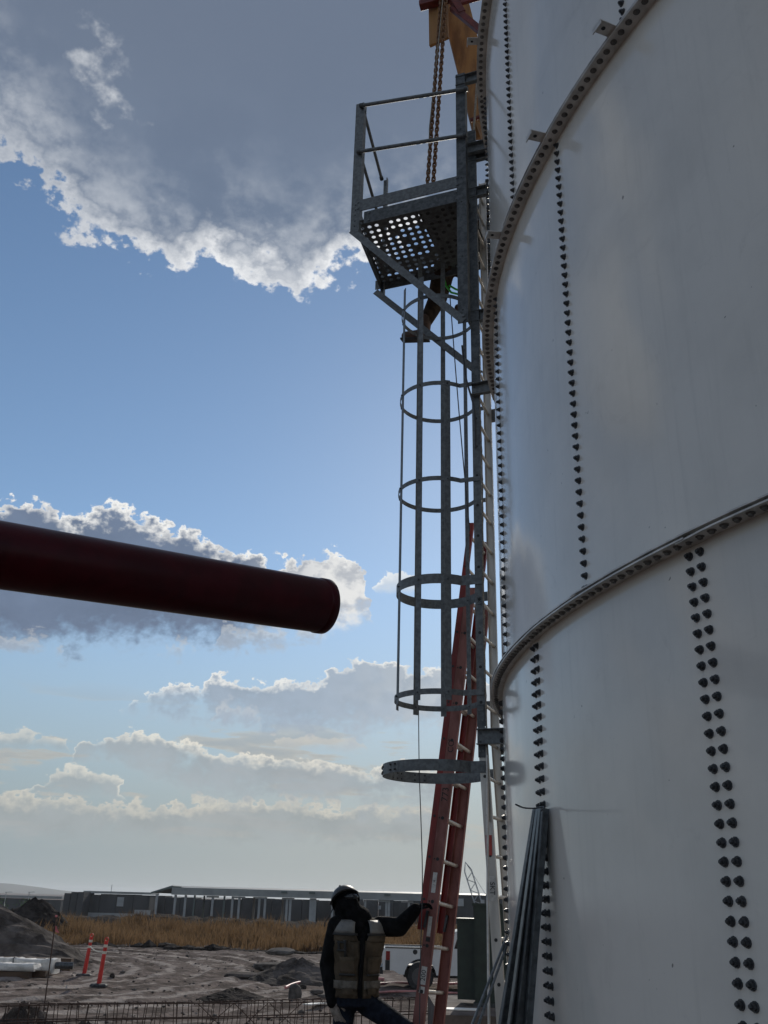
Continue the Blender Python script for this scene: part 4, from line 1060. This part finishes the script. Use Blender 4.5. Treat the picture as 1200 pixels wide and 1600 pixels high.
# stake with pink tape
sb = at_z(68, 1590, YARD); sb = at_y(68, 1588, 17.5); stp = at_y(88, 1430, 17.4)
sk = thing('survey_stake', 'thin rusty rebar stake with pink tape at the left', 'stake', (sb.x, sb.y, base_z(0, 17.5)))
o_ = Vector((sb.x, sb.y, base_z(0, 17.5)))
MB().tube([Vector((0, 0, 0)), stp-o_], .011, 6).build('bar', 'rebar', sk)
MB().tube([(stp-o_)*.985, (stp-o_)*1.0], .022, 8).build('cap', 'tape_pink', sk)
G = []
for i in range(8):
    z = (stp-o_)*.90; G.append([z+Vector((.01+i*.012, .01*math.sin(i*1.4), .03*math.cos(i*.5)-i*.006)), z+Vector((.01+i*.010, .01*math.cos(i), -.06-i*.004))])
MB().grid(G).build('tape', 'tape_pink', sk)

# ------------------------------------------------------------------ rebar cage in front
ra, rb = at_z(-60, 1573.5, 0.0), at_z(735, 1561, 0.0)
rd = (rb-ra); RL = rd.length; rz = math.atan2(rd.y, rd.x)
rc = thing('rebar_cage', 'long rusty rebar cage with close stirrups across the foreground', 'rebar cage', (ra.x, ra.y, 0), rz)
for y in (0, .30):
    for z in (0.0, -.22, -.52):
        pts = [(x, y+.008*math.sin(x*1.1+z*5), z+.010*math.sin(x*.9+y*7+z*3)) for x in np.arange(0, RL, .5)]+[(RL, y, z)]
        MB().tube(pts, .0095, 6).build('long_bar', 'rebar', rc)
nst = int(RL/.148)
stm = [MB().tube([(0, -.012, .035), (.004, -.012, -.53), (0, .312, -.53), (0, .312, .015), (-.01, .0, .018+.01*k), (.03*k, .05, -.03)], .0062, 5).mesh('stirrup', 'rebar') for k in range(3)]
for i in range(nst):
    o = link('stirrup', stm[i % 3], rc, (.07+i*.148+random.uniform(-.03, .03), 0, random.uniform(-.012, .01))); o.rotation_euler = (random.uniform(-.03, .03), random.uniform(-.09, .09), random.uniform(-.1, .1))
for x in (3.55, 4.15, 4.75): MB().tube([(x, .01, .0), (x+.62, .02, -.50)], .007, 5).build('diagonal_bar', 'rebar', rc); MB().tube([(x+.62, .03, .0), (x, .04, -.50)], .007, 5).build('diagonal_bar', 'rebar', rc)

# ------------------------------------------------------------------ heaps, rubble, bundles
def heap(name, c, rx, ry, h, m, label, cat='dirt heap', seed=0, group=None, n=36, rough=.10):
    g = np.random.default_rng(seed); M = MB(); ph = g.uniform(0, 6.28, (12,)); rings = []
    for j in range(15):
        q = j/14; row = []
        for k in range(n):
            a = 2*math.pi*k/n; rr = 1+sum(math.sin(a*(i+2)+ph[i])*.09/(i+1) for i in range(6))
            z = h*(1-q**1.25)**1.05*(1+.12*math.sin(a*2+ph[7])) + (0 if j == 14 else g.normal(0, rough*h*.25))
            rj = 1+g.normal(0, rough*.3); row.append((rx*q*rr*rj+.001*math.cos(a), 0, 0) if False else (rx*q*rr*rj*math.cos(a), ry*q*rr*rj*math.sin(a), z if j < 14 else -.25))
        rings.append(row)
    M.loft(rings[1:], False, False); M.add(rings[1]+[(0, 0, h*1.02)], [(k, (k+1) % n, n) for k in range(n)])
    o = M.build(name, m); o.location = c; return tag(o, label, cat, group)
def hp_at(px, y): p = at_y(px, 1420, y); return Vector((p.x, y, base_z(p.x, y)-.03))
heap('dirt_heap', hp_at(-28, 35), 3.9, 3.4, 1.85, 'soil_grey', 'large grey dirt heap at the left edge beside the dirt road', seed=3)
heap('dirt_heap', hp_at(58, 62), 2.7, 2.6, 1.85, 'soil_dark', 'dark conical dirt heap behind the dry grass at left', seed=4)
heap('dirt_heap', hp_at(22, 66), 1.7, 2.0, 1.25, 'soil_dark', 'small dark dirt heap at far left beyond the large one', seed=5)
heap('dirt_heap', hp_at(470, 31), 1.7, 1.5, .62, 'soil_grey', 'low smooth grey dirt heap behind the rubble near the worker', seed=6)
heap('dirt_heap', hp_at(375, 25.5), 1.0, .8, .25, 'soil_dark', 'low flat dark dirt patch heaped in the middle of the road', seed=9)
heap('dirt_heap', (at_y(25, 1600, 16.2).x, 16.6, -.72), 1.1, .8, .62, 'soil_grey', 'brown dirt heap behind the rebar cage at bottom left', seed=7, rough=.3)
heap('dirt_heap', (at_y(120, 1600, 16.4).x, 16.9, -.72), .55, .5, .36, 'soil_grey', 'little dirt heap behind the rebar cage right of the stake', seed=8, rough=.3)
# berm of dug soil behind the grass
M = MB(); n = 150; prof = [(-2.8, 0), (-1.8, .5), (-1.0, .85), (-.3, 1.0), (.6, .9), (1.6, .5), (3, 0)]
rings = []
g = np.random.default_rng(5); amp = np.convolve(g.normal(0, 1, n+8), np.ones(4)/4, 'same')
for i in range(n):
    x = -48+i*.55; hgt = .95+.16*amp[i]; hgt = max(.5, hgt); rings.append([(x+g.normal(0, .1), 75+y*1.3+g.normal(0, .12), YARD-.1+(z*hgt+g.normal(0, .05) if 0 < z else -.1)) for y, z in prof])
M.grid(rings, False); tag(M.build('berm', 'soil_dark'), kind='structure')
# rubble
def rock(px, py, sx_, sy_, sz_, m, label, rzz=0.0, seed=0, rx_=0, cat='rock', group='rubble by the road'):
    g = np.random.default_rng(seed); p = at_z(px, py, YARD); bm2 = bmesh.new(); bmesh.ops.create_icosphere(bm2, subdivisions=2, radius=1)
    for v in bm2.verts:
        v.co = Vector((math.copysign(abs(v.co.x)**.7, v.co.x)*sx_, math.copysign(abs(v.co.y)**.7, v.co.y)*sy_, math.copysign(abs(v.co.z)**.7, v.co.z)*sz_))*(1+g.normal(0, .05))
    me = bpy.data.meshes.new('rock'); bm2.to_mesh(me); bm2.free(); me.materials.append(MATS[m])
    o = link('rubble_slab' if sz_ < .12 else 'rock', me); o.location = (p.x, p.y, YARD+sz_*.6); o.rotation_euler = (rx_, 0, rzz); return tag(o, label, cat, group)
rock(432, 1516, .85, .45, .16, 'rock', 'long flat grey rubble slab behind the pink pipes', .1, 1)
rock(438, 1506, .55, .35, .10, 'rock', 'dark tilted slab resting on top of the long grey slab', -.25, 2, .2).location.z = -.28
rock(478, 1520, .38, .3, .13, 'rock', 'reddish rubble slab left of the worker above the pipe ends', -.2, 3, .15)
rock(460, 1562, .17, .15, .22, 'rock', 'pale upright boulder just behind the rebar cage near the worker', .4, 4)
rock(385, 1528, .75, .4, .10, 'soil_grey', 'low muddy slab lying in the road left of the pink pipes', .0, 5)
rock(500, 1535, .28, .2, .12, 'rock', 'grey rubble block beside the worker at elbow height', .3, 6)
rock(473, 1545, .11, .10, .07, 'soil_dark', 'small dark stone under the bent pink pipe', .3, 7)
rock(455, 1532, .22, .18, .10, 'rock', 'rough grey stone between the two pink pipes', 1.3, 8)
rock(175, 1528, .08, .08, .08, 'soil_dark', 'small dark stone right of the red posts', .3, 9)
rock(500, 1487, .25, .2, .14, 'soil_dark', 'dark clod at the foot of the grass beside the worker', .3, 10)
for q, (x, y) in enumerate(((495, 1552), (505, 1560))): rock(x, y, .18, .12, .06, 'rock', ('flat pale stone', 'second flat pale stone lower down')[q]+' near the white sheet by the worker', .3, 11+q)
g = np.random.default_rng(21); PB = MB(); ico = bmesh.new(); bmesh.ops.create_icosphere(ico, subdivisions=1, radius=1); iv = [v.co.copy() for v in ico.verts]; i_f = [tuple(v.index for v in f.verts) for f in ico.faces]; ico.free()
for i in range(1500):
    x, y = g.uniform(-18, 6), 17+31*g.uniform(0, 1)**1.3; s_ = g.uniform(.015, .05)*(1 if g.uniform() > .06 else 2.0); P = Vector((x, y, YARD+s_*.2))
    PB.add([P+Vector((v.x*s_*g.uniform(.7, 1.3), v.y*s_, v.z*s_*.6)) for v in iv], i_f)
tag(PB.build('gravel', 'rock'), 'loose pebbles and clods scattered over the dirt road', 'gravel', kind='stuff')
sh = at_z(494, 1572, YARD); o = MB().prism([Vector((-.3, -.3, 0)), Vector((-.1, -.35, 0)), Vector((.35, .3, 0)), Vector((.2, .4, 0))], (0, 0, .02)).build('board_scrap', 'paper'); o.location = (sh.x, sh.y, YARD+.05); tag(o, 'white board scrap on the ground left of the worker', 'board')
# pvc pipes
def pvc(pts, r, label):
    P = [at_z(x, y, YARD+r+.03) for x, y in pts]; return cable('plastic_pipe', P, r, 'pvc_pink', label, 'pipe')
pvc([(404, 1524), (450, 1522), (520, 1526), (600, 1530)], .055, 'thick pink plastic pipe lying behind the worker')
pvc([(446, 1543), (460, 1537), (480, 1533), (510, 1530), (560, 1528)], .040, 'bent pink plastic pipe with its open end towards the road')
pvc([(560, 1540), (620, 1536), (680, 1538), (720, 1536)], .040, 'pink plastic pipe on the ground under the pickup')
pvc([(540, 1556), (620, 1549), (720, 1552)], .030, 'thin pink plastic pipe between the worker and the cabinet')
# wrapped timber bundle on the left
bl = at_z(0, 1528, YARD)
def log(x0, x1, y0, y1, z0, z1, m, label, nm='timber_beam', cat='timber'):
    M = MB(); M.box((0, 0, 0), (x1-x0, y1-y0, z1-z0)); o = M.build(nm, m); o.location = (x0, y0, z0); return tag(o, label, cat, 'timber pile at the left')
Xr = at_z(88, 1524, YARD).x; Yb = bl.y
log(Xr-4.2, Xr-.35, Yb, Yb+.22, YARD, YARD+.17, 'timber', 'dark timber beam at the front under the white wrapped pack')
log(Xr-4.2, Xr-.05, Yb+.5, Yb+.75, YARD, YARD+.17, 'timber', 'dark timber beam at the back under the white wrapped pack')
log(Xr-4.4, Xr-.15, Yb+3.2, Yb+3.5, YARD, YARD+.36, 'timber', 'long brown timber beam lying behind the white wrapped pack')
def pack(x0, x1, y0, y1, z0, z1, label, seed):
    g = np.random.default_rng(seed); n = 40; rings = []
    for i in range(n):
        q = i/(n-1); x = x0+(x1-x0)*q; row = []
        for k in range(16):
            a = 2*math.pi*k/16; cx_, sx_ = math.cos(a), math.sin(a); mx = max(abs(cx_), abs(sx_))**.8
            sag = .82+.18*abs(math.sin(q*9+seed))
            row.append((x+g.normal(0, .02), (y0+y1)/2+(y1-y0)/2*cx_/mx*(1+g.normal(0, .04)), (z0+z1)/2+(z1-z0)/2*sx_/mx*(sag if sx_ > 0 else 1)+g.normal(0, .012)*(sx_ > 0)))
        rings.append(row)
    M = MB(); M.loft(rings, True, True); t = M.build('wrapped_pack', 'tarp'); tag(t, label, 'wrapped pack', 'timber pile at the left')
    for q in (.35, .7):
        i = int(q*n); MB().tube([Vector(r)+Vector((0, 0, .0)) for r in [[(v-c)*1.03+c for v, c in zip(p, (rings[i][0][0], (y0+y1)/2, (z0+z1)/2))] for p in rings[i]]], .012, 5, closed=True).build('strap', 'cable', t)
pack(Xr-4.2, Xr-.25, Yb-.05, Yb+.62, YARD+.18, YARD+.38, 'front flat pack wrapped in white plastic at the left edge', 2)
pack(Xr-4.3, Xr-.02, Yb+.9, Yb+1.7, YARD+.05, YARD+.46, 'rear higher pack wrapped in white plastic at the left edge', 5)
MB_ = MB().tube([(0, 0, 0), (.75, .1, .0)], .10, 10).build('steel_pipe', 'steel_dark'); MB_.location = (Xr-.25, Yb+1.2, YARD+.28); tag(MB_, 'black pipe end sticking out of the rear white pack', 'pipe')

# ------------------------------------------------------------------ dry grass
g = np.random.default_rng(31); NG = 42000
gx = g.uniform(-34, 20, NG); gy = 48+g.uniform(0, 1, NG)**1.2*24
cl = np.sin(gx*.9+gy*.5)+np.sin(gx*.37-gy*.9+1.3)+np.sin(gx*1.9+2)*.6
keep = g.uniform(-2.6, 1.5, NG) < cl+.6; gx, gy, cl = gx[keep], gy[keep], cl[keep]
hh = (.55+.22*np.clip(cl, -1, 2)+g.normal(0, .16, len(gx))).clip(.15, 1.45)*(.75+.5*((gy-48)/24))
an_ = g.uniform(0, 6.28, len(gx)); ln = g.normal(.0, .28, len(gx)); ww = .018+g.uniform(0, .022, len(gx))
vv = []; ff = []
ca, sa = np.cos(an_)*ww, np.sin(an_)*ww
zb = np.full(len(gx), YARD-.02)
P0 = np.stack([gx-ca, gy-sa, zb], -1); P1 = np.stack([gx+ca, gy+sa, zb], -1)
mx = gx+ln*hh*.35; M0 = np.stack([mx-ca*.7, gy-sa*.7, zb+hh*.6], -1); M1 = np.stack([mx+ca*.7, gy+sa*.7, zb+hh*.6], -1); TP = np.stack([gx+ln*hh, gy+g.normal(0, .1, len(gx))*hh, zb+hh], -1)
vv = np.stack([P0, P1, M1, M0, TP], 1).reshape(-1, 3); b_ = np.arange(len(gx))*5
ff = [(i, i+1, i+2, i+3) for i in b_.tolist()]+[(i+3, i+2, i+4) for i in b_.tolist()]
me = bpy.data.meshes.new('dry_grass'); me.from_pydata(vv.tolist(), [], ff)
mat('grass', (.10, .062, .036), .85, 0, .5, .45, c2=(.34, .22, .115), spec=.03); tg = MATS['grass'].node_tree; pb = tg.nodes['Principled BSDF']
tr = tg.nodes.new('ShaderNodeBsdfTranslucent'); tr.inputs[0].default_value = (.22, .135, .07, 1); mxs = tg.nodes.new('ShaderNodeMixShader'); mxs.inputs[0].default_value = .35
tg.links.new(pb.outputs[0], mxs.inputs[1]); tg.links.new(tr.outputs[0], mxs.inputs[2]); tg.links.new(mxs.outputs[0], tg.nodes['Material Output'].inputs[0])
me.materials.append(MATS['grass']); tag(link('dry_grass', me), 'strip of dry orange brown grass across the far side of the road', 'grass', kind='stuff')
# dark scrub line at the foot of the grass
M = MB()
for i in range(90):
    x = -34+i*.6+g.normal(0, .1); s_ = max(.05, .16+.12*math.sin(i*.35)+.08*math.sin(i*1.3)); P = Vector((x, 47.6+g.normal(0, .25), YARD))
    M.add([P+Vector((v.x*.5*g.uniform(.7, 1.2), v.y*.4, v.z*s_*g.uniform(.7, 1.3))) for v in iv], i_f)
tag(M.build('soil_clods', 'soil_dark'), 'row of dark clods along the foot of the grass', 'clods', kind='stuff')

# ------------------------------------------------------------------ far buildings
FY = 150.0; ZB = -3.6
pm = FPX/(FY*cp)
def fx_(px, y=FY): return at_y(px, 1400, y).x
def fz(px, py, y=FY): return at_y(px, py, y).z
can = thing('canopy_building', 'long open canopy with pale columns and low pitched roof on the horizon', 'canopy', (fx_(500), FY, ZB))
def cl_(x, y, z): return (x-fx_(500), y-FY, z-ZB)
x0, x1 = fx_(272), fx_(765); zt, ze = fz(300, 1385.0), fz(300, 1395.5)
M = MB(); M.add([cl_(x0, FY-2, ze), cl_(x1, FY-2, ze-.1), cl_(x1, FY+6, zt), cl_(x0, FY+6, zt), cl_(x0, FY+14, ze), cl_(x1, FY+14, ze)], [(0, 1, 2, 3), (3, 2, 5, 4)])
solidify(M.build('roof', 'far_roof', can), .15)
M = MB(); xl0 = fx_(240); zl = fz(240, 1394)
M.add([cl_(xl0, FY-2, zl), cl_(x0, FY-2.01, zt-.05), cl_(x0+2.6, FY-2.01, zt-.28), cl_(x0+2.6, FY-2.01, zt-.5), cl_(x0, FY-2.01, zt-.3), cl_(xl0, FY-2, zl-.22)], [(5, 4, 1, 0), (4, 3, 2, 1)]); solidify(M.build('gable_edge', 'far_roof_dark', can), .25)
M = MB(); M.add([cl_(xl0, FY-2, zl-.05), cl_(x0, FY-2, zt), cl_(x0, FY+14, zt), cl_(xl0, FY+14, zl-.05)], [(0, 1, 2, 3)]); solidify(M.build('roof', 'far_roof_dark', can), .12)
M = MB(); M.box(cl_(x0, FY-2.15, ze-.28), cl_(x1, FY-2.02, zt-.22)); M.build('fascia', 'far_roof', can)
for px, dk in ((245.5,0),(274.5,0),(290.5,0),(304.5,1),(319.5,1),(333,0),(351,1),(364,0),(374.5,0),(397.5,0),(406,0),(415,0),(442.5,0),(449,0),(454.5,0),(486,0),(489.5,0),(493,0),(520,0),(548,0),(571,0),(604,0),(608,0),(639,0),(668,0),(700,0)):
    yy = FY-1.5 if px not in (397.5, 442.5, 319.5) else FY+10; x = fx_(px, yy); w = .13 if dk else .16
    MB().box(cl_(x-w, yy-w, ZB), cl_(x+w, yy+w, ze-.3)).build('column', 'far_roof_dark' if dk else 'column_paint', can)
for px in (447, 490, 606):
    x = fx_(px); MB().box(cl_(x-.55, FY-2.35, zt-.62), cl_(x+.35, FY-2.16, zt-.36)).build('cap_block', 'far_roof_dark', can)
for px in (335, 376, 410, 452, 600, 636):
    x = fx_(px); MB().box(cl_(x-.9, FY-1.8, ze-.55), cl_(x+.9, FY-1.2, ze-.31)).build('bracket', 'column_paint', can)
def walls(name, pa, pb, pyt, y, label, wpx, m='precast', cat='building', trim=None, h_jit=.12, openings=()):
    xa, xb = fx_(pa, y), fx_(pb, y); zt_ = fz((pa+pb)/2, pyt, y); zz = base_z(0, y)-.3
    t = thing(name, label, cat, (xa, y, zz)); n = max(1, int(round((pb-pa)/wpx))); w = (xb-xa)/n; g = np.random.default_rng(int(pa)+500)
    for i in range(n): MB().box((i*w+.04, g.uniform(-.02, .02), 0), ((i+1)*w-.04, 6, zt_-zz+g.uniform(-h_jit, h_jit))).build('wall_panel', m, t)
    if trim: MB().box((-.1, -.25, zt_-zz+.13), (xb-xa+.1, 6.1, zt_-zz+.13+trim)).build('parapet', 'far_roof', t)
    for (px, py, ww_, hh_) in openings: 
        a = at_y(px, py, y-.12); MB().box((a.x-ww_/2-xa, -.14, a.z-hh_/2-zz), (a.x+ww_/2-xa, -.06, a.z+hh_/2-zz)).build('panel_opening', 'column_paint', t)
    return t
walls('warehouse', 235, 520, 1404.5, 172, 'dark grey precast wall behind the canopy columns', 24, h_jit=.25)
walls('warehouse', 100, 131, 1394.5, 160, 'lighter grey end block of the left warehouse', 12)
walls('warehouse', 131, 235, 1398, 164, 'long low grey warehouse with pale roof edge at left', 26, trim=.35, openings=((188, 1409, 1.1, 1.4), (180, 1430, 9.0, .6), (222, 1428, 2.6, 1.2)))
walls('warehouse', 520, 735, 1407, 170, 'grey precast wall behind the worker and orange ladder', 24, h_jit=.2, openings=((716, 1410, .8, .9), (720, 1410, .5, .9), (755, 1410, .4, .8), (593, 1418, .5, .6)))
walls('warehouse', 700, 860, 1398.5, 128, 'big dark blue grey warehouse partly hidden by the tank', 40, openings=((719, 1410, .9, .9), (754, 1411, .5, .8)))
walls('warehouse', -160, 97, 1402.5, 210, 'very low pale warehouse at far left under the hill', 60, trim=.5)
# lamp posts and mast
def mast(px, pyt, y, r, label, cat, arm=0):
    p = at_y(px, pyt, y); zb_ = base_z(0, y)-.2; t = thing(cat.replace(' ', '_'), label, cat, (p.x, y, zb_)); MB().tube([(0, 0, 0), (0, 0, p.z-zb_)], r, 6).build('pole', 'column_paint', t)
    if arm: MB().bar((-arm*.2, 0, p.z-zb_), (arm, 0, p.z-zb_+.05), .15, .08).build('arm', 'column_paint', t)
mast(10, 1394, 190, .07, 'thin lamp post at the far left edge under the hill', 'lamp post', 1.2); mast(46, 1394, 185, .07, 'thin lamp post right of the first one under the hill', 'lamp post', 1.0); mast(175, 1382, 165, .05, 'thin mast on the left warehouse roof', 'mast')
# distant crawler crane boom
cy_ = 95.0; ca_ = at_y(727, 1347, cy_); cb_ = at_y(750, 1420, cy_)
cr_ = thing('construction_crane', 'pale lattice crane boom far behind the ladders', 'crane', (cb_.x, cy_, base_z(0, cy_)))
og = Vector((cb_.x, cy_, base_z(0, cy_))); A_, B_ = cb_-og, ca_-og
ax_ = (B_-A_).normalized(); pxv = ax_.cross(Vector((0, 1, 0))).normalized()
A_ = A_-ax_*((A_.z)/ax_.z)
Lb = (B_-A_).length; hw_ = .34
for sx_ in (-1, 1):
    for sy_ in (-1, 1): MB().tube([A_+pxv*hw_*sx_+Vector((0, hw_*sy_, 0)), B_-ax_*.8+pxv*hw_*sx_+Vector((0, hw_*sy_, 0)), B_], .030, 5).build('chord', 'crane_paint', cr_)
k = 0
while k*.5 < Lb-1.2:
    for sy_ in (-1, 1): MB().tube([A_+ax_*k*.5+pxv*hw_*(1 if k % 2 else -1)+Vector((0, hw_*sy_, 0)), A_+ax_*(k+1)*.5+pxv*hw_*(-1 if k % 2 else 1)+Vector((0, hw_*sy_, 0))], .018, 4).build('lacing_bar', 'crane_paint', cr_)
    k += 1
MB().tube([B_, at_y(768, 1412, cy_)-og], .02, 4).build('pendant_line', 'crane_paint', cr_)
MB().box((A_.x-1.2, -1.6, 0), (A_.x+4.5, 1.6, .9)).build('crawler', 'steel_dark', cr_); MB().box((A_.x-.8, -1.3, .92), (A_.x+4.2, 1.3, 2.2)).build('house', 'crane_paint', cr_)
# bushes on the skyline at far left
for q, (px, py) in enumerate(((3, 1400), (45, 1401))):
    p = at_y(px, py, 150); t = thing('tree', ('small dark tree at the far left edge by the lamp post', 'small dark tree between the lamp post and the warehouse')[q], 'tree', (p.x, 150, base_z(0, 150)), 0, 'far trees'); hgt = p.z-base_z(0, 150)
    MB().tube([(0, 0, 0), (0, 0, hgt*.7)], .08, 6, rs=[.12, .06]).build('trunk', 'timber', t); M = MB()
    for i in range(160):
        c = Vector((g.normal(0, .55), g.normal(0, .5), hgt*.72+g.normal(0, .42))); a = Vector(g.normal(0, 1, 3)).normalized()*.16; b = a.cross(Vector(g.normal(0, 1, 3))).normalized()*.1; M.add([c-a, c+b, c+a, c-b], [(0, 1, 2, 3)])
    M.build('crown', 'leaf', t)

# ------------------------------------------------------------------ air
M = MB().box((-6400, -3200, -14), (6400, 7400, 45)); HM = bpy.data.materials.new('haze_air'); HM.use_nodes = True; ht_ = HM.node_tree; ht_.nodes.clear()
vo_ = ht_.nodes.new('ShaderNodeVolumePrincipled'); vo_.inputs['Color'].default_value = (.90, .94, 1.0, 1); vo_.inputs['Density'].default_value = HAZE; vo_.inputs['Anisotropy'].default_value = .35
oo_ = ht_.nodes.new('ShaderNodeOutputMaterial'); ht_.links.new(vo_.outputs[0], oo_.inputs['Volume']); MATS['haze_air'] = HM
if HAZE: tag(M.build('haze', 'haze_air'), 'pale haze filling the air over the site', 'haze', kind='stuff')
